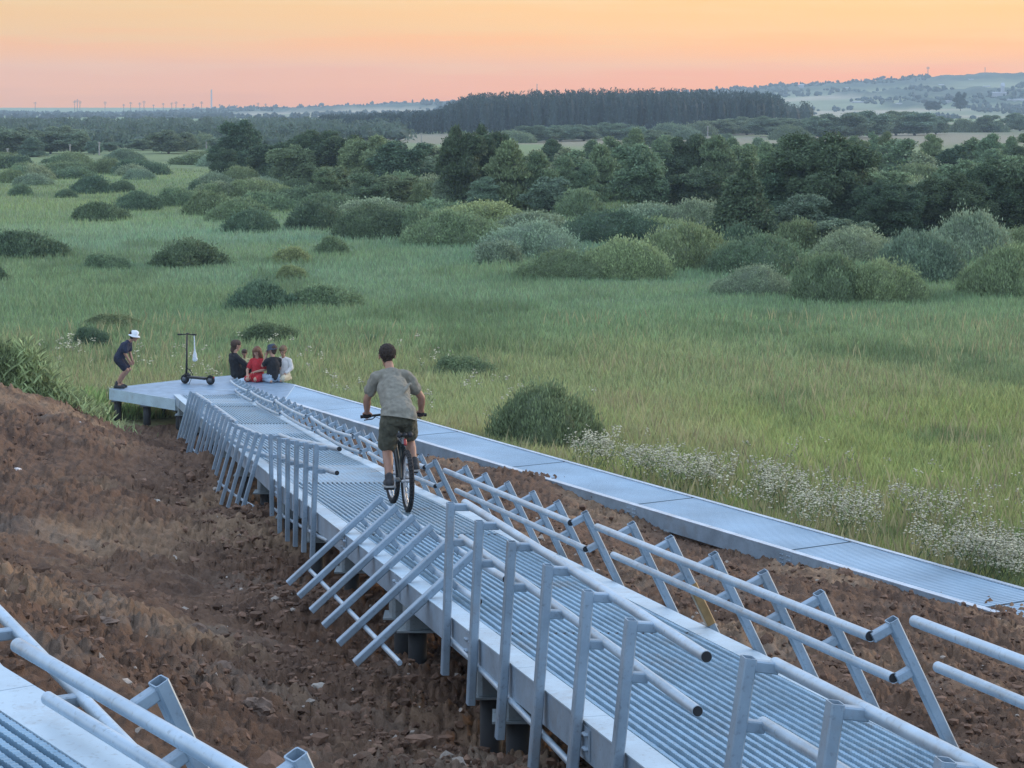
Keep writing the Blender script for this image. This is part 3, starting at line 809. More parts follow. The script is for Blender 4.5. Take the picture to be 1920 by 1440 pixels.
for s in (-2.2, .4, 3.0):
    for tt in (.15, 1.35):
        c = f_pt(s, tt, -.2); g = float(gz(c.x, c.y)[0])
        m2 = MB(); m2.tube([c, Vector((c.x, c.y, g - .3))], .08, 14); m2.build('pile', M_pile, fr, True)
panel('railing section over the near left ramp, bottom left corner, two square posts with open tops', lambda s: f_pt(s, 0), FD, FN, [1.71, 2.61, 3.5], .345, 25, pre=.93, post=.4)
panel('railing section inside the near left ramp, only its pipe showing in the corner', lambda s: f_pt(s, 1.5), FD, -FN, [.6, 1.5, 2.4, 3.3], .36, 5, pre=.9, post=.4)
def QF(s):
    a = pY(0, 1150, 8.9); b = pY(240, 1398, 7.45); d = (b - a).normalized(); return a + d * s
dq = (pY(240, 1398, 7.45) - pY(0, 1150, 8.9)).normalized(); nq = Vector((-dq.y, dq.x, 0)).normalized(); NQ = nq if nq.x > 0 else -nq
panel('thin slipped railing section beside the near left ramp, crossing under the thicker pipe', lambda s: QF(s) - NQ * .09 + Vector((0, 0, -.03)), dq, NQ, [.25, 1.12], .05, 0, pre=.9, post=1.6, caps=(False, False), bottom=False, postlen=.34)
# ------------------------------------------------------------------ plants
rng = np.random.default_rng(11)
def ico(sub=2):
    import bmesh
    bm = bmesh.new(); bmesh.ops.create_icosphere(bm, subdivisions=sub, radius=1.0)
    v = np.array([x.co[:] for x in bm.verts]); f = np.array([[q.index for q in p.verts] for p in bm.faces]); bm.free(); return v, f
IV2, IF2 = ico(2); IV3, IF3 = ico(3); IV1, IF1 = ico(1)
def crown_mesh(name, lobes, n, ls, seed, style='tree', aspect=2.0, core=.8):
    """leaf sprays through the outer part of several lobes, over a core tinted dark for inner shade; unit size"""
    r = np.random.default_rng(seed)
    L = np.array(lobes, float)            # cx cy cz rx ry rz
    wt = (L[:, 3] * L[:, 5]); wt = wt / wt.sum()
    k = r.choice(len(L), n, p=wt)
    d = r.normal(size=(n, 3)); d /= np.linalg.norm(d, axis=1)[:, None]
    if style == 'willow': d[:, 2] = np.abs(d[:, 2]) * .95 - .02
    else: d[:, 2] = np.where(d[:, 2] < -.55, -d[:, 2], d[:, 2])
    nn_ = vnoise(d[:, 0] * 3 + k * 7.1, d[:, 1] * 3, d[:, 2] * 3, seed) * .5 + vnoise(d[:, 0] * 8 + k * 3.7, d[:, 1] * 8, d[:, 2] * 8, seed + 1) * .35
    rad = (1 + .32 * nn_) * (1 - np.abs(r.normal(size=n)) * .14) + (r.random(n) < .2) * r.random(n) * .26
    P = L[k, :3] + d * L[k, 3:6] * rad[:, None] + r.normal(size=(n, 3)) * ls * (.9 if style == 'willow' else .6)
    keep = np.ones(n, bool)
    for i in range(len(L)):
        q = ((P - L[i, :3]) / L[i, 3:6]); keep &= ~((np.sum(q * q, 1) < .62) & (k != i))
    keep &= P[:, 2] > -.02
    keep &= (nn_ > -.45) | (r.random(n) < .35)
    P = P[keep]; d = d[keep]; nn_ = nn_[keep]; m = len(P)
    up = np.array([0, 0, 1.0])
    if style == 'willow': ax = d * .45 + up * .9 + r.normal(size=(m, 3)) * .28
    elif style == 'birch': ax = d * .3 - up * .6 + r.normal(size=(m, 3)) * .5
    else: ax = d * .5 + r.normal(size=(m, 3)) * .8
    ax /= np.linalg.norm(ax, axis=1)[:, None]
    sd_ = np.cross(ax, d + r.normal(size=(m, 3)) * .7); sd_ /= np.linalg.norm(sd_, axis=1)[:, None] + 1e-9
    s = ls * (.6 + .8 * r.random(m))
    a = ax * (s * aspect / 2)[:, None]; b = sd_ * (s / 2)[:, None]
    V = np.stack([P - a, P + b - a * .1, P + a, P - b - a * .1], 1).reshape(-1, 3)
    Fq = np.arange(m * 4).reshape(m, 4)
    tint = np.repeat(1.0 + .30 * r.normal(size=m) * .6 + .50 * nn_, 4).clip(.45, 1.9)  # hollows darker, bulges lighter: crown shading put into the tint
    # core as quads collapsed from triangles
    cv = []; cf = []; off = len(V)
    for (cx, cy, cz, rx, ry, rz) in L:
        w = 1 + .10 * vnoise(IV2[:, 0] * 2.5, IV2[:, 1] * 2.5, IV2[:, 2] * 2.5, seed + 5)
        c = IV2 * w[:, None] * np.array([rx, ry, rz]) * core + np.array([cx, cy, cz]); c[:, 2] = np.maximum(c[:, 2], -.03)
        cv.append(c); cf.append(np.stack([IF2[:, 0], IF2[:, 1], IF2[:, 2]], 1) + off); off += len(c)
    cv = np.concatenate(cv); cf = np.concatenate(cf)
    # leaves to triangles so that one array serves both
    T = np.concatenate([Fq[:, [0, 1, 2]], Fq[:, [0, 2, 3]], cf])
    VV = np.concatenate([V, cv]); tt = np.concatenate([tint, np.full(len(cv), .62)])  # core tint lowered to paint the shade inside the crown
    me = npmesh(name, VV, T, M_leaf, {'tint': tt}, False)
    return me
def dome(seed, n=5):
    r = random.Random(seed); L = [(0, 0, .05, .72, .72, .90)]
    for i in range(n):
        a = i / n * 6.28 + r.uniform(-.4, .4); q = r.uniform(.42, .66)
        L.append((math.cos(a) * q, math.sin(a) * q, .02, r.uniform(.30, .46), r.uniform(.30, .46), r.uniform(.48, .80)))
    for i in range(3):
        a = r.uniform(0, 6.28); q = r.uniform(.1, .4); L.append((math.cos(a) * q, math.sin(a) * q, .45, r.uniform(.25, .36), r.uniform(.25, .36), r.uniform(.38, .56)))
    return L
def roundt(seed, w=.42, n=24, lo=.22):
    r = random.Random(seed); L = [(0, 0, .52, w * .60, w * .60, .33), (.1, .05, .42, w * .62, w * .55, .26)]
    for i in range(n):
        a = r.uniform(0, 6.28); z = r.uniform(lo, .86); q = w * r.uniform(.4, .95) * (1.15 - abs(z - .5))
        s = r.uniform(.07, .15); L.append((math.cos(a) * q, math.sin(a) * q, z, s, s, s * r.uniform(.8, 1.1)))
    L.append((r.uniform(-.12, .12), r.uniform(-.1, .1), .86, .12, .12, .14)); L.append((r.uniform(-.2, .2), r.uniform(-.1, .1), .78, .13, .13, .14)); L.append((0, 0, .2, w * .72, w * .72, .2))
    return L
def colt(seed, w=.24, point=.5):
    r = random.Random(seed); L = []
    for i in range(9):
        z = .1 + .82 * i / 8; q = w * (1 - point * (i / 8) ** 1.5) * r.uniform(.75, 1.1)
        L.append((r.uniform(-.05, .05), r.uniform(-.05, .05), z, q, q, .15))
        a = r.uniform(0, 6.28)
        if i < 8: L.append((math.cos(a) * q * .8, math.sin(a) * q * .8, z, q * .5, q * .5, .11))
    return L
CR = {
 'W': [crown_mesh('willow_leaves', dome(s), 15000, .034, s, 'willow', 2.6) for s in (1, 2, 3, 4)],
 'WB': [crown_mesh('willow_leaves', dome(s, 9), 36000, .021, s, 'willow', 2.8, .84) for s in (5, 6, 8)],
 'T': [crown_mesh('broad_leaves', roundt(s), 20000, .021, s, 'tree', 1.9, .66) for s in (11, 12, 13)],
 'TB': [crown_mesh('broad_leaves', roundt(s, .5, 36), 46000, .015, s, 'tree', 1.9, .68) for s in (14, 15)],
 'B': [crown_mesh('birch_leaves', colt(s, .25, .62), 16000, .018, s, 'willow', 2.4, .6) for s in (21, 22, 23)],
 'P': [crown_mesh('poplar_leaves', colt(s, .19, .72), 8000, .024, s, 'willow', 2.0, .6) for s in (31, 32)],
 'C': [crown_mesh('pointed_leaves', colt(s, .42, .80), 22000, .022, s, 'tree', 1.8, .7) for s in (41,)],
}
def trunk_mesh():
    mb = MB(); mb.tube([(0, 0, -.05), (.01, 0, .25), (-.01, .01, .55), (.01, 0, .9)], [.026, .02, .013, .004], 8)
    r = random.Random(3)
    for i in range(9):
        z = .2 + i * .07; a = i * 2.4; q = .30 * (1.05 - z)
        mb.tube([(0, 0, z), (math.cos(a) * q * .5, math.sin(a) * q * .5, z + .07), (math.cos(a) * q, math.sin(a) * q, z + .17)], [.010, .007, .003], 6)
    me = mb.mesh('trunk'); me.materials.append(M_bark); return me
TRK = trunk_mesh()
# dark, mid, grey-green, yellow-green, blue-green
TONE = [(.092, .138, .072), (.190, .255, .130), (.270, .325, .195), (.265, .325, .155), (.180, .240, .145)]
TN = ['dark green', 'mid green', 'pale grey-green', 'light green', 'blue-green']
KN = {'W': ('willow_bush', 'willow bush', 'bush'), 'T': ('broadleaf_tree', 'broadleaf tree', 'tree'), 'B': ('birch_tree', 'birch tree', 'tree'),
      'P': ('young_poplar', 'young poplar', 'tree'), 'C': ('alder_tree', 'pointed alder tree', 'tree')}
plants = []    # (cx, base y, w px, h px, kind, tone, zone)
def add(zone, *L):
    for e in L: plants.append(tuple(e) + (zone,))
add('in the left meadow', (48, 480, 150, 50, 'W', 0), (-8, 530, 55, 35, 'W', 0), (197, 504, 95, 30, 'W', 1), (358, 497, 158, 50, 'W', 0), (190, 413, 98, 36, 'W', 0),
    (257, 394, 88, 36, 'W', 0), (334, 386, 84, 36, 'W', 1), (470, 434, 118, 44, 'W', 0), (172, 362, 84, 34, 'W', 0), (226, 360, 54, 22, 'W', 0), (40, 366, 54, 22, 'W', 1),
    (125, 370, 48, 16, 'W', 0), (65, 347, 70, 22, 'W', 2), (20, 342, 62, 26, 'W', 1), (97, 325, 60, 18, 'W', 1))
add('in the open meadow', (490, 579, 118, 56, 'W', 0), (612, 574, 128, 42, 'W', 1), (622, 477, 62, 36, 'W', 1), (545, 492, 84, 30, 'W', 3), (546, 522, 50, 26, 'W', 3), (505, 642, 108, 38, 'W', 0),
    (170, 652, 66, 40, 'W', 0), (868, 702, 130, 36, 'W', 1), (1015, 845, 200, 132, 'WB', 1), (215, 612, 120, 24, 'W', 1), (690, 645, 70, 18, 'W', 1))
add('on the thicket front', (400, 402, 115, 44, 'W', 1), (446, 414, 110, 44, 'W', 1), (590, 428, 125, 55, 'W', 0), (700, 444, 178, 64, 'WB', 0), (620, 400, 120, 40, 'W', 1), (860, 458, 190, 70, 'WB', 1),
    (785, 446, 110, 60, 'W', 1), (1000, 478, 200, 68, 'WB', 2), (938, 494, 120, 44, 'W', 2), (1050, 522, 145, 58, 'WB', 1), (1180, 520, 175, 78, 'WB', 3), (1140, 452, 200, 62, 'WB', 0), (1290, 500, 190, 88, 'WB', 1),
    (1430, 512, 200, 78, 'WB', 1), (1415, 550, 140, 56, 'WB', 2), (1558, 562, 160, 92, 'WB', 1), (1655, 564, 160, 82, 'WB', 3), (1720, 522, 190, 92, 'WB', 4), (1885, 554, 160, 104, 'WB', 1), (1600, 488, 170, 64, 'WB', 2), (1820, 486, 170, 98, 'WB', 2), (1930, 480, 110, 60, 'WB', 3))
add('behind the front willows', (1210, 424, 150, 44, 'W', 2), (1320, 424, 170, 54, 'WB', 2), (1000, 432, 160, 36, 'W', 2), (900, 412, 150, 36, 'W', 3), (820, 408, 140, 34, 'W', 1), (700, 404, 150, 34, 'W', 2), (1090, 408, 90, 56, 'W', 1), (1450, 420, 90, 70, 'W', 3),
    (500, 394, 120, 36, 'W', 1), (560, 384, 120, 34, 'W', 1), (480, 372, 130, 36, 'W', 1), (400, 372, 90, 30, 'W', 1), (1270, 470, 130, 50, 'W', 2), (1240, 450, 120, 44, 'W', 3), (1500, 470, 120, 60, 'W', 1), (1390, 478, 110, 60, 'W', 0))
add('in the middle thicket', (450, 334, 92, 108, 'T', 0), (420, 338, 50, 60, 'T', 0), (520, 340, 100, 72, 'T', 0), (600, 348, 120, 104, 'TB', 0), (548, 352, 90, 80, 'T', 1), (655, 350, 110, 96, 'T', 0), (704, 358, 130, 104, 'TB', 1), (752, 362, 110, 96, 'T', 0), (640, 382, 100, 70, 'T', 1), (610, 386, 80, 66, 'B', 1), (690, 388, 80, 64, 'T', 1),
    (862, 388, 86, 150, 'T', 0), (914, 384, 80, 148, 'T', 0), (950, 394, 110, 122, 'B', 1), (905, 396, 80, 60, 'B', 4), (835, 388, 66, 62, 'B', 2), (788, 402, 58, 54, 'B', 1), (735, 384, 90, 54, 'T', 1), (1005, 392, 100, 100, 'B', 1), (1060, 384, 70, 84, 'B', 1), (1030, 398, 90, 66, 'T', 4),
    (1130, 378, 90, 100, 'B', 1), (1100, 384, 70, 74, 'B', 1), (1212, 390, 116, 118, 'T', 1), (1160, 376, 80, 90, 'B', 1), (1268, 388, 80, 54, 'T', 2), (1080, 402, 80, 46, 'T', 1),
    (1300, 366, 80, 112, 'T', 0), (1262, 366, 80, 88, 'T', 0), (1345, 372, 110, 110, 'B', 1), (1395, 368, 90, 98, 'T', 1), (1310, 390, 110, 70, 'T', 0), (1440, 352, 70, 80, 'B', 1))
add('in the dark right clump', (1392, 462, 140, 150, 'C', 0), (1532, 440, 210, 190, 'TB', 0), (1460, 440, 110, 120, 'T', 0), (1500, 456, 110, 90, 'T', 4), (1610, 444, 120, 110, 'T', 0), (1668, 452, 140, 110, 'TB', 0), (1722, 442, 120, 100, 'T', 0), (1790, 446, 140, 120, 'TB', 0), (1862, 438, 150, 140, 'TB', 0),
    (1930, 440, 120, 140, 'T', 0), (1640, 404, 120, 90, 'T', 1), (1740, 400, 130, 64, 'W', 2), (1700, 384, 130, 54, 'W', 3), (1820, 384, 110, 84, 'T', 1), (1900, 390, 110, 96, 'T', 1), (1580, 470, 110, 60, 'T', 4), (1640, 396, 130, 50, 'W', 2))
add('on the thicket far side', (1520, 330, 80, 70, 'T', 0), (1600, 322, 60, 62, 'B', 1), (1660, 318, 50, 66, 'B', 1), (1690, 326, 60, 60, 'B', 2), (1750, 322, 66, 66, 'B', 1), (1775, 330, 50, 40, 'T', 1), (1855, 328, 74, 72, 'B', 1), (1895, 316, 50, 56, 'B', 1), (1945, 330, 80, 80, 'T', 1), (1560, 320, 60, 40, 'B', 2),
    (1640, 312, 40, 60, 'P', 1), (1830, 322, 40, 60, 'P', 1), (1470, 318, 70, 56, 'B', 1), (1420, 322, 60, 60, 'B', 2), (1370, 320, 60, 58, 'B', 1), (1300, 318, 60, 62, 'B', 0), (1240, 316, 60, 58, 'P', 1), (1190, 322, 70, 76, 'B', 1), (1150, 320, 56, 60, 'P', 1), (1110, 322, 60, 56, 'B', 1), (1060, 326, 60, 46, 'P', 2), (1720, 350, 120, 44, 'W', 1), (1790, 352, 90, 40, 'W', 1), (1600, 352, 130, 56, 'T', 2), (1870, 352, 100, 40, 'W', 2))
rr = random.Random(5)
for i in range(20):
    add('in the far-left scrub', (rr.uniform(-20, 430), rr.uniform(296, 338), rr.uniform(60, 110), rr.uniform(18, 30), 'W', rr.choice([1, 1, 1, 2, 0])))
for i in range(10):
    add('in the far-left scrub', (rr.uniform(380, 560), rr.uniform(340, 372), rr.uniform(70, 110), rr.uniform(24, 34), 'W', rr.choice([1, 1, 2, 0])))
for x in range(570, 1930, 42):
    add('deep in the thicket', (x + rr.uniform(-14, 14), rr.uniform(322, 350), rr.uniform(60, 95), rr.uniform(40, 66), rr.choice(['T', 'B', 'B', 'P', 'P']), rr.choice([0, 1, 1, 2])))
for x in range(600, 1930, 40):
    add('deep in the thicket', (x + rr.uniform(-18, 18), rr.uniform(362, 392), rr.uniform(90, 120), rr.uniform(34, 52), 'W', rr.choice([1, 1, 2, 4])))
for (x, y, w, h, k) in ((25, 292, 100, 52, 'T'), (95, 288, 80, 42, 'T'), (150, 288, 60, 42, 'T'), (60, 294, 60, 34, 'B'), (205, 284, 40, 18, 'T'), (176, 290, 30, 26, 'T'), (316, 288, 80, 44, 'T'), (268, 282, 60, 22, 'T'), (350, 284, 60, 34, 'T'), (375, 280, 60, 30, 'W'), (0, 284, 90, 46, 'T'), (118, 276, 70, 40, 'T'), (232, 300, 70, 22, 'W'), (420, 286, 60, 30, 'T')):
    add('by the hazy wood', (x, y, w, h, k, 4))
for (x, y, w, h) in ((965, 268, 70, 24), (1005, 267, 80, 32), (1050, 265, 80, 30), (1095, 264, 80, 30), (1140, 262, 80, 32), (1185, 262, 70, 26), (1225, 278, 70, 34), (1248, 278, 50, 26), (1260, 256, 80, 26), (1310, 255, 80, 28), (1355, 254, 80, 30), (1400, 253, 80, 34), (1445, 256, 90, 38),
                   (1490, 258, 90, 34), (1480, 262, 70, 28), (1540, 260, 80, 42), (1585, 260, 90, 48), (1630, 258, 90, 50), (1680, 254, 80, 46), (1715, 254, 90, 44), (1755, 252, 60, 34), (1808, 248, 60, 26), (1845, 248, 54, 32), (1870, 248, 40, 22), (1912, 246, 60, 34), (1950, 244, 60, 34), (1360, 268, 44, 18), (1290, 262, 70, 20)):
    add('in the far hedge line', (x, y, w, h, 'T' if h > 29 else 'W', 4))
from collections import Counter
zc = {}
plants.sort(key=lambda p: p[0])
ORD = ['', 'first', 'second', 'third', 'fourth', 'fifth', 'sixth', 'seventh', 'eighth', 'ninth', 'tenth', 'eleventh', 'twelfth', 'thirteenth', 'fourteenth', 'fifteenth', 'sixteenth', 'seventeenth', 'eighteenth', 'nineteenth', 'twentieth']
def ordn(n):
    if n <= 20: return ORD[n]
    t_ = {2: 'twenty', 3: 'thirty', 4: 'forty', 5: 'fifty', 6: 'sixty'}[n // 10]
    return {2: 'twentieth', 3: 'thirtieth', 4: 'fortieth', 5: 'fiftieth', 6: 'sixtieth'}[n // 10] if n % 10 == 0 else t_ + '-' + ORD[n % 10]
for i, (cx, by, w, h, k, tone, zone) in enumerate(plants):
    kk = 'W' if k == 'WB' else 'T' if k == 'TB' else k
    Y = F * CZ / (by - 200.0); sc = Y / F
    X = (cx - 960) * sc; Wd = w * sc; Hd = h * sc
    bz = float(ground_base(np.array([X]), np.array([Y]))[0]) if Y < 58 else 0.0
    if Y < 58:     # stands on the rising ground: meet the same picture row
        for _ in range(6):
            Y = F * (CZ - bz) / (by - 200.0); X = (cx - 960) / F * Y; bz = float(ground_base(np.array([X]), np.array([Y]))[0])
        sc = Y / F; Wd = w * sc; Hd = h * sc
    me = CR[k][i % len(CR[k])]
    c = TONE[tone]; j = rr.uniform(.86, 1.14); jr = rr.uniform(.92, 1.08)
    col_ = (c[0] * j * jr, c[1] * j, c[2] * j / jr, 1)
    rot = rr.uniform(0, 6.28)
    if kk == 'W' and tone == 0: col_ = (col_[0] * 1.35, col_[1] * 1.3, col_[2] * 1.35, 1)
    key = (zone, tone, kk); zc[key] = zc.get(key, 0) + 1
    size = 'broad' if w > 115 else 'small' if w < 62 else 'medium'
    lab = '%s %s, %s from the left %s' % (TN[tone], KN[kk][1], ordn(zc[key]), zone)
    grp = {'bush': 'willow bushes ', 'tree': 'trees '}[KN[kk][2]] + zone
    if kk == 'W':
        o = bpy.data.objects.new('willow_bush', me); COL.objects.link(o)
        o.location = (X, Y, bz - .05 * Hd); o.rotation_euler = (0, 0, rot); o.scale = (Wd / 1.62, Wd / 1.9, Hd / 0.96); o.color = col_
        tag(o, lab, 'bush', grp)
    else:
        e = empty(KN[kk][0], (X, Y, bz), lab, 'tree', grp)
        nat = {'T': .80, 'TB': .95, 'B': .60, 'P': .42, 'C': .95}[k]
        s = (Wd / nat, Wd / nat, Hd / 1.0); e.rotation_euler = (0, 0, rot); e.scale = s
        o = bpy.data.objects.new('crown', me); COL.objects.link(o); o.parent = e; o.color = col_
        t_ = bpy.data.objects.new('trunk', TRK); COL.objects.link(t_); t_.parent = e

# far woods: one mass of many crowns -----------------------------------------
def wood(name, label, rows, col, seed, leaf=.5, conif=False):
    """rows: (x0, x1, base y, top height px, spacing px)"""
    r = np.random.default_rng(seed); VV = []; TT = []; tt = []; off = 0
    for (x0, x1, by, hp, sp) in rows:
        Y0 = F * CZ / (by - 200.0)
        for x in np.arange(x0, x1, sp):
            Y = Y0 * (1 + r.uniform(-.02, .02)); sc = Y / F; X = (x + r.uniform(-.4, .4) * sp - 960) * sc
            hpx = hp(x) if callable(hp) else hp
            H = hpx * sc * r.uniform(.90 if conif else .86, 1.04); wd = sp * sc * r.uniform(.8, 1.6)
            n = 150
            z = r.random(n) ** .8
            prof = (np.clip(1.05 - z, 0, 1) ** .35 * .95 + .1) if conif else np.sqrt(np.clip(1 - (np.clip(z, .35, 1) - .35) ** 2 / .43, 0.02, 1))
            a = r.uniform(0, 6.28, n); q = prof * wd * .75 * (.75 + .35 * r.random(n))
            P = np.stack([X + np.cos(a) * q, Y + np.sin(a) * q, z * H], 1)
            s = leaf * (.6 + .9 * r.random(n)); u = r.normal(size=(n, 3)); u[:, 2] += 1.2; u /= np.linalg.norm(u, axis=1)[:, None]
            v = np.cross(u, r.normal(size=(n, 3))); v /= np.linalg.norm(v, axis=1)[:, None]
            V = np.stack([P - u * s[:, None], P + v * s[:, None] * .6, P + u * s[:, None]], 1).reshape(-1, 3)
            VV.append(V); TT.append(np.arange(len(V)).reshape(-1, 3) + off); off += len(V)
            t0 = r.uniform(.85, 1.15); tt.append(np.repeat(t0 * (.8 + .4 * r.random(n)), 3))
            c = IV1 * np.array([wd * .62, wd * .62, H * .47]) + np.array([X, Y, H * .46]); VV.append(c); TT.append(IF1 + off); off += len(c); tt.append(np.full(len(c), .7 * t0))
    me = npmesh(name, np.concatenate(VV), np.concatenate(TT), M_leaf, {'tint': np.concatenate(tt)}, False)
    o = link(name, me, None); o.color = (*col, 1); tag(o, label, 'wood', kind='stuff'); return o
ft = lambda x: float(np.interp(x, [590, 700, 820, 850, 880, 1000, 1100, 1300, 1440, 1470, 1480], [32, 34, 42, 56, 70, 77, 80, 80, 76, 64, 40]))
wood('pine_wood', 'tall dark straight-topped pine wood rising above the plain', [(600, 1475, 251, ft, 8), (600, 1472, 249, lambda x: ft(x) * .99, 8), (610, 1470, 247, lambda x: ft(x) * .97, 8), (620, 1465, 245, lambda x: ft(x) * .96, 9), (640, 1460, 243, lambda x: ft(x) * .95, 9)], (.062, .096, .088), 71, .42, True)  # base colour lifted towards blue, part of the haze painted in
rows = []
for by, hp, sp in ((243, 24, 22), (247, 27, 24), (252, 30, 26), (258, 30, 28), (264, 30, 30), (271, 28, 32), (278, 26, 32)):
    rows.append((-60, 760 if by < 265 else 620, by, hp, sp))
wood('mixed_wood', 'low hazy blue-green wood across the left distance', rows, (.11, .155, .105), 72, .5)  # extra distance haze put into the lighter leaf colour
wood('mixed_wood', 'small rounded copse right of the tall pine wood', [(1470, 1525, 240, 52, 16), (1475, 1520, 237, 48, 16)], (.055, .085, .062), 73, .4)

# woods and hedges on the hill slopes -----------------------------------------
VV = []; TT = []; tt = []; off = 0
r = np.random.default_rng(5)
for i in range(9000):
    t = r.uniform(-.26, .27); Y = r.uniform(1230, 2184); X = t * Y
    if vnoise(np.array([X / 59.]), np.array([Y / 84.]), None, 88)[0] < (.12 if t > .1 else .0) - (.75 if Y > 2030 and -.03 < t < .20 else 0): continue
    z = hill_z(X, Y); H = r.uniform(1.8, 4.8); wd = r.uniform(1.0, 2.8)
    c = IV1 * (1 + .3 * r.normal(size=(len(IV1), 1)) * .5) * np.array([wd, wd, H * .5]) + np.array([X, Y, z + H * .4]); VV.append(c); TT.append(IF1 + off); off += len(c); tt.append(np.full(len(c), r.uniform(.7, 1.3)))
me = npmesh('hillside_woods', np.concatenate(VV), np.concatenate(TT), M_leaf, {'tint': np.concatenate(tt)}, False)
o = link('hillside_woods', me, None); o.color = (.05, .075, .06, 1); tag(o, 'scattered woods and hedges on the blue distant hills', 'wood', kind='stuff')

# ------------------------------------------------------------------ grass
def blades(name, label, X, Y, Z, H, Wd, C, seed, lean=.3):
    r = np.random.default_rng(seed); n = len(X)
    a = r.uniform(0, np.pi, n); dx_ = np.cos(a) * Wd / 2; dy_ = np.sin(a) * Wd / 2
    la = r.uniform(0, 2 * np.pi, n); lx = np.cos(la) * H * lean * r.random(n); ly = np.sin(la) * H * lean * r.random(n)
    V = np.empty((n, 4, 3))
    V[:, 0] = np.stack([X - dx_, Y - dy_, Z - .03], 1); V[:, 1] = np.stack([X + dx_, Y + dy_, Z - .03], 1)
    V[:, 2] = np.stack([X + lx * .35 + dx_ * .8, Y + ly * .35 + dy_ * .8, Z + H * .55], 1); V[:, 3] = np.stack([X + lx, Y + ly, Z + H], 1)
    T = (np.arange(n) * 4)[:, None, None] + np.array([[0, 1, 2], [0, 2, 3]])[None]
    C = np.repeat(C, 4, 0)
    me = npmesh(name, V.reshape(-1, 3), T.reshape(-1, 3), M_grass, {'col': C}, False)
    return tag(link(name, me, None), label, 'grass', kind='stuff')
def scatter(n, y0, y1, seed, x0=-260, x1=2180):
    r = np.random.default_rng(seed)
    py_ = r.uniform(y0, y1, n); px_ = r.uniform(x0, x1, n)
    Y = F * CZ / (py_ - 200); X = (px_ - 960) / F * Y; return X, Y
def on_deck(X, Y):
    s = (X - W0.x) * WU.x + (Y - W0.y) * WU.y; t = (X - W0.x) * WN.x + (Y - W0.y) * WN.y
    a = (s > -.3) & (t > -.02)
    b = (Y < 49.4) & (Y > 44) & (X > -9.3) & (X < -4.9) & (Y < 46.9 + (X + 9.2) * .62)
    return a | b
X, Y = scatter(1050000, 318, 1230, 101)
keep = (dirt_sd(X, Y) + .3 * fbm(X * 1.3, Y * 1.3, 3, 5) < .05) & ~on_deck(X, Y) & (Y > 22)
X = X[keep]; Y = Y[keep]
r = np.random.default_rng(9)
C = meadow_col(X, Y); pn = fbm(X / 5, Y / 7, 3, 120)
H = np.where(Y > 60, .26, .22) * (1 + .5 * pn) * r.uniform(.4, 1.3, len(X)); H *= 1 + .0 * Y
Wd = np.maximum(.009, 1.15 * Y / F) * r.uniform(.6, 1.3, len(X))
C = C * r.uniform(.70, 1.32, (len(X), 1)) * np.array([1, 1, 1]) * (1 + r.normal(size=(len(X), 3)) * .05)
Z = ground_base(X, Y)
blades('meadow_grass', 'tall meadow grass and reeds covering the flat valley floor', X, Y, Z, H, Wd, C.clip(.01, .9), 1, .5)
# pale seed heads and dry stalks near the walkway and boy
X, Y = scatter(26000, 600, 1180, 102); keep = (dirt_sd(X, Y) < 0) & ~on_deck(X, Y) & (fbm(X / 2.5, Y / 4, 3, 130) > -.05) & (Y > 22); X = X[keep]; Y = Y[keep]
C = np.tile([.40, .37, .20], (len(X), 1)) * r.uniform(.6, 1.2, (len(X), 1))
blades('dry_stalks', 'thin straw coloured stalks among the nearer grass', X, Y, ground_base(X, Y), r.uniform(.3, .6, len(X)), np.maximum(.006, .6 * Y / F), C, 2, .35)
# rank weeds between bank and platform
X = r.uniform(-12.5, -8.0, 26000); Y = r.uniform(35.5, 50, 26000); keep = (dirt_sd(X, Y) + .3 * fbm(X * 1.3, Y * 1.3, 3, 5) < .1) & ~on_deck(X, Y); X = X[keep]; Y = Y[keep]
C = np.array([.21, .30, .11]) * r.uniform(.5, 1.5, (len(X), 1)) * (1 + .4 * fbm(X * 1.5, Y * 1.5, 3, 140)[:, None])
blades('rank_weeds', 'lush green weeds between the soil bank and the platform', X, Y, ground_base(X, Y), r.uniform(.12, .40, len(X)) * (1 + .8 * fbm(X, Y, 2, 141)), r.uniform(.02, .05, len(X)), C.clip(.01, .8), 3, .7)
X = np.concatenate([r.normal(px_ * 0 + (px_ - 960) / F * 36.2, sx, m_) for px_, sx, m_ in ((20, .45, 2600), (85, .40, 1500), (-50, .6, 2200))])
Y = 36.2 + np.abs(r.normal(size=len(X))) * 1.0 + (X + 9) * .3; hh = np.interp((X / 36.2) * F + 960, [-60, 20, 80, 130, 200], [.95, 1.12, .75, .5, .3]) * (1 + .45 * fbm(X * 2.5, Y * 2.5, 2, 145))
C = np.array([.28, .35, .17]) * r.uniform(.45, 1.6, (len(X), 1)) * (1 + .5 * fbm(X * 2, Y * 2, 3, 142)[:, None])
zz = r.random(len(X)) ** .7 * hh * .8
blades('tall_weeds', 'tall loose light green weeds behind the crest of the bank', X, Y, ground_base(X, Y) + zz, r.uniform(.05, .16, len(X)), r.uniform(.012, .032, len(X)), C.clip(.01, .8), 13, 1.8)
# sparse sprouts on the soil edge
X = r.uniform(-9.5, 4, 9000); Y = r.uniform(9, 47, 9000); s_ = dirt_sd(X, Y); keep = (s_ > -.1) & (s_ < .9) & (r.random(9000) < .5 - s_ * .4) & ~on_deck(X, Y); X = X[keep]; Y = Y[keep]
C = np.array([.14, .19, .07]) * r.uniform(.6, 1.5, (len(X), 1))
blades('verge_sprouts', 'thin green sprouts on the edge of the bare soil', X, Y, gz(X, Y), r.uniform(.08, .3, len(X)), np.full(len(X), .014), C, 4, .8)

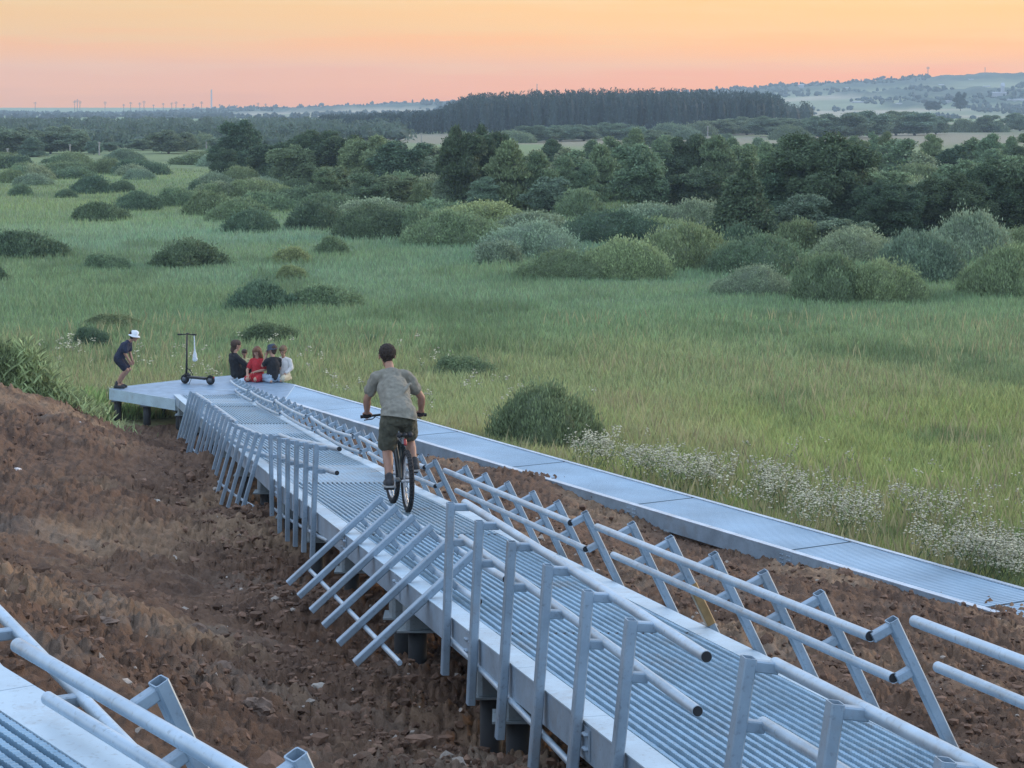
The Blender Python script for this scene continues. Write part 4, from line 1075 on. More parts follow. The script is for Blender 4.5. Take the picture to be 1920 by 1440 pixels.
# white flowers: clusters of small blossoms on stems ---------------------------
def flowers(name, label, areas, seed, hgt=(.45, .8)):
    r = np.random.default_rng(seed); XX = []; YY = []
    for (cx, cy, sx, sy, n) in areas:
        a = r.normal(size=n) * sx + cx; b = r.normal(size=n) * sy + cy
        Yv = F * (CZ - .65) / (np.clip(b, 500, 1300) - 200); XX.append((a - 960) / F * Yv); YY.append(Yv)
    X = np.concatenate(XX); Y = np.concatenate(YY); keep = ~on_deck(X, Y) & (dirt_sd(X, Y) < -.05); X = X[keep]; Y = Y[keep]
    keep = fbm(X * 1.3, Y * 1.0, 3, 153) > .10; X = X[keep]; Y = Y[keep]
    n = len(X); Z = ground_base(X, Y) + r.uniform(*hgt, n)
    k = 7; V = []; 
    P = np.repeat(np.stack([X, Y, Z], 1), k, 0) + r.normal(size=(n * k, 3)) * np.array([.05, .05, .045])
    s = r.uniform(.009, .026, n * k) * np.repeat(np.maximum(1, Y / 38), k)
    O = np.array([[1, 0, 0], [-1, 0, 0], [0, 1, 0], [0, -1, 0], [0, 0, .7], [0, 0, -.7]], float)
    OF = np.array([[0, 2, 4], [2, 1, 4], [1, 3, 4], [3, 0, 4], [2, 0, 5], [1, 2, 5], [3, 1, 5], [0, 3, 5]])
    V = (P[:, None] + O[None] * s[:, None, None]).reshape(-1, 3); T = (np.arange(len(P))[:, None, None] * 6 + OF[None]).reshape(-1, 3)
    C = np.repeat(np.array([.66, .63, .46]) * r.uniform(.5, 1.15, (len(P), 1)), 6, 0)
    # stems and small leaves under the heads
    q = r.integers(0, n, n * 5); zz = Z[q] * r.uniform(.2, .95, n * 5); sx = X[q] + r.normal(size=n * 5) * .05; sy = Y[q] + r.normal(size=n * 5) * .05; g0 = ground_base(sx, sy)
    a = r.uniform(0, 6.28, n * 5); L_ = r.uniform(.04, .16, n * 5); w_ = .012
    zz = g0 + (Z[q] - g0) * r.uniform(.1, .95, n * 5)
    Vs = np.stack([np.stack([sx, sy, zz], 1), np.stack([sx + np.cos(a) * w_, sy + np.sin(a) * w_, zz + L_ * .5], 1), np.stack([sx + np.cos(a) * L_ * .5, sy + np.sin(a) * L_ * .5, zz + L_], 1)], 1).reshape(-1, 3)
    T = np.concatenate([T, np.arange(n * 15).reshape(-1, 3) + len(V)]); V = np.concatenate([V, Vs]); C = np.concatenate([C, np.repeat(np.array([.16, .21, .10]) * r.uniform(.5, 1.5, (n * 5, 1)), 3, 0)])
    me = npmesh(name, V, T, M_grass, {'col': C}, False)
    return tag(link(name, me, None), label, 'flowers', kind='stuff')
flowers('white_flowers', 'dense white flower drift beside the far walkway', [(1130, 862, 30, 12, 160), (1190, 872, 45, 14, 330), (1300, 905, 75, 20, 400), (1400, 915, 50, 24, 400), (1450, 880, 70, 25, 60), (1600, 985, 80, 25, 300), (1680, 960, 70, 30, 170), (1760, 1010, 80, 25, 260),
        (1820, 1065, 60, 16, 280), (1900, 1080, 50, 20, 270), (1560, 940, 90, 30, 80), (1800, 960, 130, 60, 90)], 21)
flowers('meadow_blossoms', 'pale blossoms dotted through the grass behind the platform', [(340, 670, 130, 30, 120), (170, 634, 40, 8, 45), (600, 690, 140, 30, 70), (760, 715, 160, 25, 60), (900, 760, 90, 30, 30)], 22, (.35, .7))

# clods and stones on the bare soil --------------------------------------------
def stones(name, label, n, y0, y1, s0, s1, seed, light=.04, xr=(-11, 9)):
    r = np.random.default_rng(seed)
    Y = np.exp(r.uniform(np.log(y0), np.log(y1), n)); X = r.uniform(-.27, .27, n) * Y * 1.05
    keep = (dirt_sd(X, Y) > .1); X = X[keep]; Y = Y[keep]; n = len(X)
    left = X < XL(Y)
    keep = left | (r.random(n) < .45); X = X[keep]; Y = Y[keep]; n = len(X)
    Z = gz(X, Y); s = s0 * (s1 / s0) ** (r.random(n) ** 2.2) * np.clip(.55 + Y / 60, .6, 1.3)
    dirs = IV1[None] * (1 + .34 * r.normal(size=(n, len(IV1), 1)) * .8)
    sc3 = r.uniform(.65, 1.15, (n, 1, 3)) * np.array([1, 1, .75])
    V = (np.stack([X, Y, Z + s * .15], 1)[:, None] + dirs * sc3 * s[:, None, None]).reshape(-1, 3)
    T = (np.arange(n)[:, None, None] * len(IV1) + IF1[None]).reshape(-1, 3)
    lt = r.random(n) < light
    c = np.where(lt[:, None], np.array([.38, .33, .28]), np.array([.155, .096, .066])[None] * r.uniform(.55, 1.5, (n, 1)))
    me = npmesh(name, V, T, M_stone, {'col': np.repeat(c, len(IV1), 0)}, False)
    return tag(link(name, me, None), label, 'soil', kind='stuff')
stones('soil_clods', 'loose brown clods and crumbs over the dug soil', 75000, 5.5, 44, .008, .06, 31, .012)
stones('soil_lumps', 'larger earth lumps and stones on the bank', 1300, 6, 34, .03, .13, 32, .012)
stones('pale_pebbles', 'pale pebbles sprinkled on the soil', 700, 7, 44, .012, .035, 33, 1.0)
# ------------------------------------------------------------------ people
def merge_surface(name, mb, voxel, material, parent, smooth_it=3, disp=0.0, dscale=.05, seed=0, cut=None):
    """fuse overlapping closed shapes into one continuous skin"""
    me = mb.mesh(name); o = bpy.data.objects.new(name, me); COL.objects.link(o)
    m = o.modifiers.new('r', 'REMESH'); m.mode = 'VOXEL'; m.voxel_size = voxel; m.adaptivity = 0.0
    if smooth_it:
        s = o.modifiers.new('s', 'SMOOTH'); s.factor = .5; s.iterations = smooth_it
    dg = bpy.context.evaluated_depsgraph_get(); 
    m2 = bpy.data.meshes.new_from_object(o.evaluated_get(dg)); m2.name = name
    bpy.data.objects.remove(o)
    if disp:
        n = len(m2.vertices); co = np.empty(n * 3, np.float32); m2.vertices.foreach_get('co', co); co = co.reshape(-1, 3)
        no = np.empty(n * 3, np.float32); m2.vertices.foreach_get('normal', no); no = no.reshape(-1, 3)
        q = (vnoise(co[:, 0] / dscale + 31, co[:, 1] / dscale, co[:, 2] / dscale * .6, seed) + .5 * vnoise(co[:, 0] / dscale * 2.1, co[:, 1] / dscale * 2.1, co[:, 2] / dscale * 1.4, seed + 1)) * disp
        co += no * q[:, None]; m2.vertices.foreach_set('co', co.ravel().astype(np.float32)); m2.update()
    if cut:      # open hem
        import bmesh
        bm = bmesh.new(); bm.from_mesh(m2)
        bmesh.ops.bisect_plane(bm, geom=bm.verts[:] + bm.edges[:] + bm.faces[:], plane_co=cut[0], plane_no=cut[1], clear_inner=True)
        bm.to_mesh(m2); bm.free()
    return link(name, m2, material, parent, True)
def frame(O, fwd, upv=(0, 0, 1)):
    f = Vector(fwd).normalized(); u = Vector(upv); r = f.cross(u).normalized(); u = r.cross(f).normalized()
    O = Vector(O)
    return lambda a, b, c: O + f * a + r * b + u * c       # forward, right, up
def limb(mb, pts, rs, flat=1.0, side=None):
    for i in range(len(pts) - 1): mb.capsule(pts[i], pts[i + 1], rs[i], rs[i + 1], 16, flat, side)
def hand(mb, wrist, knuck, palm_n, curl, s=1.0, thumb_side=1):
    """palm from wrist to knuckles, four unequal fingers bending towards palm_n, thumb off the side"""
    w = Vector(wrist); k = Vector(knuck); d = (k - w).normalized(); n = Vector(palm_n); n = (n - d * n.dot(d)).normalized(); sd_ = d.cross(n).normalized() * thumb_side
    for j in range(4):
        o = sd_ * (.030 - .020 * j) * s
        mb.capsule(w + o * .6, k + o, .014 * s, .011 * s, 10)
        L = (.030, .034, .031, .024)[j] * s; a = k + o
        for b_ in range(3):
            ang = curl * (b_ + .6 + .12 * j); q = a + (d * math.cos(ang) + n * math.sin(ang)) * L * (1 - .15 * b_)
            mb.capsule(a, q, (.0088 - .001 * b_) * s, (.0082 - .001 * b_) * s, 10); a = q
    t0 = w + d * .025 * s + sd_ * .030 * s; t1 = t0 + (sd_ * .8 + d * .7 + n * .4).normalized() * .034 * s; t2 = t1 + (d * .8 + n * .7 * min(1, curl + .3)).normalized() * .028 * s
    mb.capsule(w + sd_ * .012 * s, t0, .013 * s, .011 * s, 10); mb.capsule(t0, t1, .011 * s, .0095 * s, 10); mb.capsule(t1, t2, .0095 * s, .008 * s, 10)
def head(mb, c, fwd, up_, s=1.0):
    """skull, jaw, nose, ears; c is the middle of the head"""
    f = Vector(fwd).normalized(); u = Vector(up_).normalized(); r = f.cross(u).normalized(); u = r.cross(f)
    C = Vector(c)
    mb.capsule(C + u * .025 * s - f * .022 * s, C + u * .02 * s + f * .022 * s, .082 * s, .078 * s, 18, .92, r)
    mb.capsule(C - u * .015 * s + f * .028 * s, C - u * .075 * s + f * .040 * s, .062 * s, .040 * s, 16, .95, r)
    mb.capsule(C + u * .010 * s + f * .088 * s, C - u * .022 * s + f * .104 * s, .009 * s, .0135 * s, 10)      # nose
    mb.capsule(C - u * .052 * s + f * .080 * s - r * .014 * s, C - u * .052 * s + f * .080 * s + r * .014 * s, .008 * s, .008 * s, 8)   # lips
    for e in (-1, 1):
        mb.capsule(C + r * e * .078 * s + u * .012 * s - f * .008 * s, C + r * e * .080 * s - u * .026 * s - f * .002 * s, .012 * s, .008 * s, 8)
    return f, r, u, C
M_eye = simple('dark_eye', (.02, .015, .012), .3)
def eyes(c, fr, parent, s=1.0):
    f, r, u, C = fr
    for e in (-1, 1):
        m = MB(); m.capsule(C + f * .086 * s + r * e * .031 * s + u * .012 * s, C + f * .090 * s + r * e * .031 * s + u * .012 * s, .0095 * s, .0095 * s, 8); m.build('eye', M_eye, parent, True)
def skin(name, c): 
    return simple(name, c, .55, 0, .10, 18, .08, 200)
M_skin = skin('skin', (.42, .24, .165)); M_skin2 = skin('sunned_skin', (.34, .185, .125))
def cloth(name, c, var=.14): return simple(name, c, .9, 0, var, 22, .35, 260)

# ---- bicycle -----------------------------------------------------------------
gd = .004
Rc = px(765, 957, 0); 
Yr_ = 20.62; Xr_ = (765 - 960) / F * Yr_; Yf_ = 21.58; Xf_ = (737 - 960) / F * Yf_
A0 = Vector((Xr_, Yr_, float(deck_z(Yr_)) + gd)); A1 = Vector((Xf_, Yf_, float(deck_z(Yf_)) + gd))
A1 = A0 + (A1 - A0).normalized() * 1.0
Bk = frame(A0, A1 - A0)
bf = (A1 - A0).normalized(); br = bf.cross(Vector((0, 0, 1))).normalized(); bu = br.cross(bf)
M_tyre = simple('black_tyre', (.018, .018, .019), .85, 0, .2, 40, .5, 200)
M_frame = simple('dark_green_black_paint', (.02, .028, .026), .35, .2, .3, 20)
M_chrome = simple('worn_bright_alloy', (.50, .51, .52), .3, .8, .2, 30)
M_black = simple('black_plastic', (.02, .02, .022), .6)
bike = empty('bicycle', A0, 'dark mountain bike seen from behind, ridden down the metal ramp', 'bicycle')
def wheel(a, turn=0.0):
    c = Bk(a, 0, .305); ax = (br * math.cos(turn) + bf * math.sin(turn)).normalized(); fw = bu.cross(ax) * -1
    m = MB(); m.ring(c, ax, .278, .026, 64, 12)
    for k in range(48):
        t = 2 * math.pi * k / 48; e = ax.orthogonal().normalized(); e2 = ax.cross(e); d = e * math.cos(t) + e2 * math.sin(t); 
        for o_ in (-.014, .006): m.box(c + d * .302 + ax * (o_ + .004 * (k % 2)), d, ax, d.cross(ax), .012, .012, .016)
    w = m.build('wheel', M_tyre, bike, True)
    m = MB(); m.ring(c, ax, .248, .011, 64, 8); m.build('rim', M_chrome, w, True)
    m = MB(); m.capsule(c - ax * .045, c + ax * .045, .018, .018, 12)
    for k in range(28):
        t = 2 * math.pi * k / 28; e = ax.orthogonal().normalized(); e2 = ax.cross(e); d = e * math.cos(t) + e2 * math.sin(t)
        m.tube([c + ax * (.03 if k % 2 else -.03), c + d * .24], .0016, 5)
    m.build('spokes', M_chrome, w, False)
    return w
wheel(0.0); wheel(1.0, .06)
def bt(name, pts, r, material=M_frame, n=12, parent=None):
    m = MB(); m.tube([Bk(*p) for p in pts], r, n); return m.build(name, material, parent or bike, 'auto')
m = MB()
for pts, r_ in (([(.42, 0, .29), (.26, 0, .66)], .018), ([(.42, 0, .29), (.83, 0, .68)], .020), ([(.27, 0, .63), (.80, 0, .75)], .018), ([(.80, 0, .78), (.845, 0, .66)], .023),
                ([(.42, -.045, .29), (.2, -.06, .31), (0, -.065, .305)], .010), ([(.42, .045, .29), (.2, .06, .31), (0, .065, .305)], .010),
                ([(.28, -.02, .62), (.14, -.05, .47), (0, -.065, .33)], .009), ([(.28, .02, .62), (.14, .05, .47), (0, .065, .33)], .009)):
    m.tube([Bk(*p) for p in pts], r_, 12)
m.build('frame', M_frame, bike, 'auto')
m = MB()
for e in (-1, 1): m.tube([Bk(.86, e * .055, .67), Bk(.92, e * .06, .52), Bk(1.0, e * .062, .305)], [.018, .017, .014], 12)
m.bar(Bk(.86, -.06, .67), Bk(.86, .06, .67), .03, .03); m.build('fork', M_frame, bike, 'auto')
bt('seat_post', [(.265, 0, .64), (.245, 0, .72)], .0135, M_chrome)
m = MB(); m.capsule(Bk(.10, 0, .755), Bk(.36, 0, .75), .020, .014, 12); m.capsule(Bk(.13, -.055, .75), Bk(.24, -.02, .752), .030, .014, 12); m.capsule(Bk(.13, .055, .75), Bk(.24, .02, .752), .030, .014, 12)
merge_surface('saddle', m, .006, M_black, bike)
m = MB(); m.tube([Bk(.80, 0, .79), Bk(.86, 0, .92)], .016, 12); m.tube([Bk(.86, -.33, .905), Bk(.87, -.12, .92), Bk(.87, .12, .92), Bk(.86, .33, .905)], .0125, 12)
hbar = m.build('handlebar', M_frame, bike, 'auto')
for e in (-1, 1):
    m = MB(); m.tube([Bk(.86, e * .345, .904), Bk(.862, e * .235, .911)], .018, 14); m.build('grip', M_gap, hbar, 'auto')
    m = MB(); m.tube([Bk(.88, e * .19, .90), Bk(.93, e * .21, .875), Bk(.93, e * .30, .865)], .006, 8); m.build('brake_lever', M_black, hbar, True)
m = MB(); m.tube([Bk(.88, -.19, .90), Bk(.99, -.10, .86), Bk(.97, 0, .76), Bk(.9, .02, .66)], .003, 6); m.tube([Bk(.88, .19, .90), Bk(.98, .10, .88), Bk(.94, .01, .78), Bk(.8, .02, .72)], .003, 6); m.build('brake_cable', M_black, bike)
LP = (.27, -.155, .215); RP = (.57, .155, .345)
m = MB(); m.ring(Bk(.42, .055, .29), br, .075, .006, 32, 6); m.capsule(Bk(.42, -.07, .29), Bk(.42, .07, .29), .02, .02, 12)
m.bar(Bk(.42, -.075, .29), Bk(LP[0], -.085, LP[2]), .022, .014); m.bar(Bk(.42, .075, .29), Bk(RP[0], .085, RP[2]), .022, .014); m.build('crank_set', M_chrome, bike)
for P in (LP, RP):
    m = MB(); e = 1 if P[1] > 0 else -1; m.box(Bk(P[0], P[1] - e * .01, P[2]), bf, br, bu, .085, .095, .022); m.build('pedal', M_black, bike)
m = MB()
for k in range(5): m.ring(Bk(0, .030 + .006 * k, .305), br, .048 - .006 * k, .003, 24, 6)
m.tube([Bk(0, .045, .28), Bk(-.02, .05, .23), Bk(.03, .05, .19)], .012, 8); m.build('derailleur', M_bolt, bike)
m = MB(); m.tube([Bk(0, .045, .37), Bk(.42, .055, .365)], .004, 6); m.tube([Bk(0.03, .045, .19), Bk(.42, .055, .215)], .004, 6); m.build('chain', M_bolt, bike)
m = MB(); m.capsule(Bk(.10, 0, .66), Bk(.12, 0, .70), .016, .016, 8); m.build('rear_reflector', simple('red_reflector', (.35, .03, .03), .3), bike, True)

# ---- cyclist -----------------------------------------------------------------
rider = empty('person', Bk(.35, 0, 0), 'boy in a loose grey T-shirt and khaki shorts standing on the bicycle pedals', 'person')
hipL, hipR = (.30, -.115, .93), (.33, .05, .94); kneeL, kneeR = (.52, -.125, .60), (.66, .125, .68); ankL, ankR = (.24, -.145, .30), (.50, .145, .43)
shL, shR = (.60, -.218, 1.31), (.62, .100, 1.32); elL, elR = (.70, -.298, 1.09), (.72, .272, 1.09); wrL, wrR = (.80, -.285, .95), (.81, .280, .95)
b = MB(); B = lambda p: Bk(*p)
limb(b, [B((.30, -.035, .93)), B((.40, -.045, 1.05)), B((.52, -.055, 1.20)), B((.60, -.06, 1.30))], [.095, .085, .100, .072], 1.30, br)
limb(b, [B(shL), B((.61, -.06, 1.32)), B(shR)], [.045, .052, .045])
limb(b, [B((.61, -.06, 1.33)), B((.70, -.065, 1.44))], [.050, .045])
for h, k, a in ((hipL, kneeL, ankL), (hipR, kneeR, ankR)):
    limb(b, [B(h), B(k)], [.082, .056]); 
    mid = (Vector(k) * .62 + Vector(a) * .38) + Vector((-.02, 0, 0)); limb(b, [B(k), B(mid), B(a)], [.052, .053, .034])
    limb(b, [B(a), B((a[0] + .10, a[1], a[2] - .07))], [.036, .03])
for s_, e, w in ((shL, elL, wrL), (shR, elR, wrR)):
    limb(b, [B(s_), B(e)], [.050, .038]); mid = Vector(e) * .65 + Vector(w) * .35; limb(b, [B(e), B(mid), B(w)], [.038, .040, .026])
for e, w in ((-1, wrL), (1, wrR)):
    hand(b, B(w), B((.868, e * .285, .936)), B((.87, e * .285, .86)) - B((.87, e * .285, .936)), 1.05, 1.0, e)
hc = Bk(.76, -.075, 1.525)
hf = (bf + bu * -.12).normalized()
fr_ = head(b, hc, hf, bu, 1.02)
body = merge_surface('body', b, .0055, M_skin2, rider, 2)
eyes(hc, fr_, body, 1.02)
def hair_cap(c, fr, s, mat_, parent, down=.06, back=.05, disp=.004, longer=None, seed=1):
    f, r, u, C = fr; m = MB()
    m.capsule(C + u * .035 * s - f * .040 * s, C + u * .045 * s + f * .020 * s, .088 * s, .080 * s, 18, .98, r)
    m.capsule(C + u * .01 * s - f * .045 * s, C - u * down * s - f * (back) * s, .080 * s, .050 * s, 16, 1.0, r)
    if longer: longer(m, f, r, u, C)
    return merge_surface('hair', m, .006 * max(.9, s), mat_, parent, 2, disp, .012, seed)
M_hair = simple('dark_brown_hair', (.030, .020, .014), .8, 0, .5, 60, .8, 220)
hair_cap(hc, fr_, 1.02, M_hair, body, .035, .035, .007)
# T-shirt: loose body and wide short sleeves, open hem
t = MB()
limb(t, [Bk(.27, -.04, .965), Bk(.38, -.045, 1.06), Bk(.50, -.055, 1.20), Bk(.595, -.06, 1.295)], [.122, .116, .120, .092], 1.38, br)
t.capsule(Bk(.23, -.05, .84), Bk(.30, -.04, .98), .130, .128, 18, 1.45, br)
limb(t, [B(shL), Bk(.61, -.06, 1.335), B(shR)], [.060, .076, .060])
limb(t, [B(shL), Bk(.665, -.266, 1.185)], [.062, .070]); limb(t, [B(shR), Bk(.67, .192, 1.19)], [.062, .070])
for i in range(6):      # drag folds from the right shoulder to the waist
    a_ = Vector((.50 - .035 * i, .10 - .045 * i, 1.26 - .045 * i)); b_ = Vector((.34 - .02 * i, -.12 - .01 * i, 1.10 - .04 * i))
    t.capsule(Bk(a_.x - .115, a_.y, a_.z - .02), Bk(b_.x - .10, b_.y, b_.z - .02), .016, .010, 8)
M_tee = cloth('grey_jersey', (.215, .205, .165), .18)
merge_surface('t_shirt', t, .0065, M_tee, rider, 2, .010, .055, 4, (Bk(.3, 0, .895), (br * .18 + bu + bf * .15).normalized()))
sh = MB()
limb(sh, [Bk(.30, -.10, .93), Bk(.31, .03, .93)], [.115, .115])
limb(sh, [B(hipL), B((.46, -.125, .70))], [.108, .098]); limb(sh, [B((.46, -.125, .70)), B((.49, -.126, .655))], [.098, .100])
limb(sh, [B(hipR), B((.55, .10, .78))], [.105, .095]); limb(sh, [B((.55, .10, .78)), B((.60, .115, .745))], [.095, .096])
merge_surface('shorts', sh, .0065, cloth('khaki_shorts', (.095, .092, .062), .3), rider, 2, .007, .04, 8)
M_shoe = simple('dark_grey_trainers', (.035, .037, .04), .7, 0, .35, 30)
M_sole = simple('pale_sole', (.40, .39, .37), .7)
def shoe(mf, ank, toe, parent, s=1.0, sole=M_sole, mm=None, high=.06):
    """mf maps local coords, ankle and toe are local points of the sole line"""
    a = Vector(ank); q = Vector(toe); m = MB()
    limb(m, [mf(*(a + Vector((-.03 * s, 0, .035 * s)))), mf(*(a * .35 + q * .65 + Vector((0, 0, .034 * s)))), mf(*(q + Vector((0, 0, .026 * s))))], [.042 * s, .040 * s, .028 * s])
    m.capsule(mf(*(a + Vector((-.015 * s, 0, .04 * s)))), mf(*(a + Vector((0, 0, high * s + .03 * s)))), .042 * s, .040 * s, 12)
    o = merge_surface('shoe', m, .006, mm or M_shoe, parent, 2)
    m = MB(); p0 = mf(*(a + Vector((-.07 * s, 0, .008)))); p1 = mf(*(q + Vector((.02 * s, 0, .008)))); m.bar(p0, p1, .078 * s, .018, side=mf(0, 1, 0) - mf(0, 0, 0)); m.build('sole', sole, o)
    return o
shoe(Bk, (.215, -.15, .235), (.385, -.155, .228), rider, 1.12, M_sole); shoe(Bk, (.47, .15, .365), (.64, .155, .358), rider, 1.12, M_sole)

# ---- helper for the small figures ---------------------------------------------
def place(px_, py_, Y, fwd, z=None):
    X = (px_ - 960) / F * Y
    return frame((X, Y, PH if z is None else z), fwd)
# ---- boy crouching on the platform corner, facing right -----------------------
G = place(222, 725, 47.35, (1, -.12, 0)); G0 = G(0, 0, 0)
boy = empty('person', G0, 'crouching boy in white bucket hat and navy clothes on the platform corner', 'person')
gf = (G(1, 0, 0) - G0); gr = G(0, 1, 0) - G0; gu = G(0, 0, 1) - G0
b = MB()
limb(b, [G(.03, 0, .66), G(.08, 0, .78), G(.16, 0, .93), G(.22, 0, 1.02)], [.095, .088, .10, .075], 1.3, gr)
limb(b, [G(.22, -.13, 1.01), G(.22, 0, 1.03), G(.22, .13, 1.01)], [.045, .06, .045]); limb(b, [G(.23, 0, 1.03), G(.32, 0, 1.11)], [.045, .042])
for e in (-1, 1):
    limb(b, [G(.03, e * .075, .64), G(.22, e * .09, .42)], [.078, .052]); limb(b, [G(.22, e * .09, .42), G(.10, e * .09, .28), G(.0, e * .09, .10)], [.050, .047, .032]); limb(b, [G(0, e * .09, .10), G(.10, e * .09, .05)], [.034, .028])
    limb(b, [G(.22, e * .14, 1.0), G(.21, e * .17, .80), G(.29, e * .10, .62)], [.045, .035, .026])
    hand(b, G(.29, e * .10, .62), G(.315, e * .09, .56), gr * -e, .45, .9, 1)
c = G(.37, 0, 1.175); fr_ = head(b, c, gf * 1.0 - gu * .25, gu, .98); body = merge_surface('body', b, .0065, M_skin2, boy, 2); eyes(c, fr_, body, .98)
hair_cap(c, fr_, .98, M_hair, body, .04, .04, .004)
t = MB(); limb(t, [G(.02, 0, .68), G(.08, 0, .80), G(.16, 0, .94), G(.22, 0, 1.01)], [.125, .118, .120, .085], 1.25, gr); limb(t, [G(.22, -.13, 1.01), G(.22, 0, 1.03), G(.22, .13, 1.01)], [.058, .07, .058])
for e in (-1, 1): limb(t, [G(.22, e * .14, 1.0), G(.215, e * .165, .86)], [.060, .062])
M_navy = cloth('navy_cotton', (.018, .024, .052), .25)
merge_surface('t_shirt', t, .008, M_navy, boy, 2, .006, .05, 5)
t = MB(); limb(t, [G(.02, -.05, .66), G(.02, .05, .66)], [.112, .112])
for e in (-1, 1): limb(t, [G(.03, e * .075, .63), G(.17, e * .09, .47)], [.098, .082])
merge_surface('shorts', t, .008, cloth('dark_navy_shorts', (.012, .015, .034), .2), boy, 2, .005, .04, 6)
for e in (-1, 1): shoe(G, (0, e * .09, 0), (.15, e * .09, 0), boy, 1.1, M_black, M_black, .09)
def bucket_hat(c, fr, s, material, parent):
    f, r, u, C = fr; m = MB(); n = 28
    prof = [(.0, .135), (.060, .133), (.085, .118), (.094, .055), (.097, .045), (.138, .012), (.140, .008), (.096, .036), (.090, .05)]
    vs = []; 
    for rad, h in prof:
        for k in range(n): a = 2 * math.pi * k / n; vs.append(C + u * (h + .004 * math.sin(3 * a)) * s + (f * math.cos(a) + r * math.sin(a)) * max(rad, .001) * s)
    fs = [(i * n + k, i * n + (k + 1) % n, (i + 1) * n + (k + 1) % n, (i + 1) * n + k) for i in range(len(prof) - 1) for k in range(n)]
    m.add(vs, fs); return m.build('hat', material, parent, True)
bucket_hat(c, fr_, 1.0, cloth('white_hat_cotton', (.70, .74, .78), .06), body)

# ---- seated group --------------------------------------------------------------
def sitter(label, px_, py_, Y, fwd, s, tee, skinm, hairm, lower, armL, armR, lean=.0, legs='kneel', longhair=None, z=None, sleeve=.13, dress=False, hat=None, look=None, htilt=-.2, cat='person'):
    """figure resting on the deck; armX: (elbow, wrist) in local forward, right, up"""
    Q = place(px_, py_, Y, fwd, z); O = Q(0, 0, 0); f = Q(1, 0, 0) - O; r = Q(0, 1, 0) - O; u = Q(0, 0, 1) - O
    e_ = empty('person', O, label, cat)
    S = lambda a, b_, c_: Q(a * s, b_ * s, c_ * s)
    b = MB(); top = (lean, 0, .50)
    limb(b, [S(0, 0, .10), S(lean * .4, 0, .25), S(lean * .8, 0, .40), S(lean, 0, .47)], [.105 * s, .092 * s, .105 * s, .08 * s], 1.3, r)
    limb(b, [S(lean, -.14, .48), S(lean, 0, .50), S(lean, .14, .48)], [.046 * s, .06 * s, .046 * s]); limb(b, [S(lean, 0, .50), S(lean + .03, 0, .60)], [.046 * s, .044 * s])
    if legs == 'kneel':
        for e in (-1, 1): limb(b, [S(0, e * .08, .12), S(.30, e * .11, .08)], [.078 * s, .055 * s]); limb(b, [S(.30, e * .11, .07), S(.02, e * .12, .045), S(-.14, e * .12, .04)], [.05 * s, .042 * s, .03 * s])
    else:
        for e in (-1, 1): limb(b, [S(0, e * .08, .10), S(.36, e * .11, .26)], [.080 * s, .056 * s]); limb(b, [S(.36, e * .11, .26), S(.50, e * .11, .05)], [.052 * s, .034 * s]); limb(b, [S(.50, e * .11, .045), S(.62, e * .11, .03)], [.035 * s, .026 * s])
    for e, (el, wr) in ((-1, armL), (1, armR)):
        limb(b, [S(lean, e * .15, .47), S(*el), S(*wr)], [.045 * s, .036 * s, .026 * s])
        d = (Vector(wr) - Vector(el)).normalized(); kn = Vector(wr) + d * .07; hand(b, S(*wr), S(*kn), u * -1 if abs(d.z) < .7 else f, .5, .9 * s, 1)
    c = S(lean + .045, 0, .70); lk = Vector(look) if look else f; fr = head(b, c, lk + u * htilt, u, 1.0 * s)
    body = merge_surface('body', b, .0065, skinm, e_, 2); eyes(c, fr, body, s)
    hair_cap(c, fr, s, hairm, body, .05, .04, .004, longhair)
    t = MB(); limb(t, [S(0, 0, .13), S(lean * .4, 0, .26), S(lean * .8, 0, .40), S(lean, 0, .47)], [.125 * s, .115 * s, .122 * s, .088 * s], 1.28, r)
    limb(t, [S(lean, -.14, .48), S(lean, 0, .50), S(lean, .14, .48)], [.058 * s, .07 * s, .058 * s])
    for e, (el, wr) in ((-1, armL), (1, armR)):
        a0 = Vector((lean, e * .15, .47)); a1 = Vector(el); q = a0 + (a1 - a0) * min(1, sleeve / (a1 - a0).length) if sleeve < .3 else a1
        limb(t, [S(*a0), S(*q)], [.060 * s, .056 * s])
        if sleeve >= .3: limb(t, [S(*a1), S(*(a1 + (Vector(wr) - a1) * .9))], [.052 * s, .040 * s])
    if dress:
        limb(t, [S(0, 0, .15), S(.03, 0, .06)], [.14 * s, .19 * s], 1.15, r); limb(t, [S(.05, -.1, .10), S(.26, -.13, .08)], [.11 * s, .08 * s]); limb(t, [S(.05, .1, .10), S(.26, .13, .08)], [.11 * s, .08 * s])
    merge_surface('dress' if dress else 'top', t, .008, tee, e_, 2, .006, .05, 7)
    if lower is not None:
        t = MB(); limb(t, [S(0, -.05, .12), S(0, .05, .12)], [.118 * s, .118 * s])
        if legs == 'kneel':
            for e in (-1, 1): limb(t, [S(0, e * .08, .12), S(.30, e * .11, .085)], [.094 * s, .072 * s]); limb(t, [S(.30, e * .11, .075), S(-.10, e * .12, .05)], [.064 * s, .048 * s])
        else:
            for e in (-1, 1): limb(t, [S(0, e * .08, .10), S(.36, e * .11, .26)], [.094 * s, .072 * s]); limb(t, [S(.36, e * .11, .26), S(.48, e * .11, .09)], [.066 * s, .048 * s])
        merge_surface('trousers', t, .008, lower, e_, 2, .005, .05, 9)
    if hat: bucket_hat(c, fr, 1.0 * s, hat, body)
    return e_, body, S
M_blk = cloth('black_cotton', (.012, .013, .016), .3); M_red = cloth('red_cotton', (.42, .022, .030), .2); M_wht = cloth('white_cotton', (.62, .60, .58), .08); M_jean = cloth('pale_denim', (.30, .38, .46), .15)
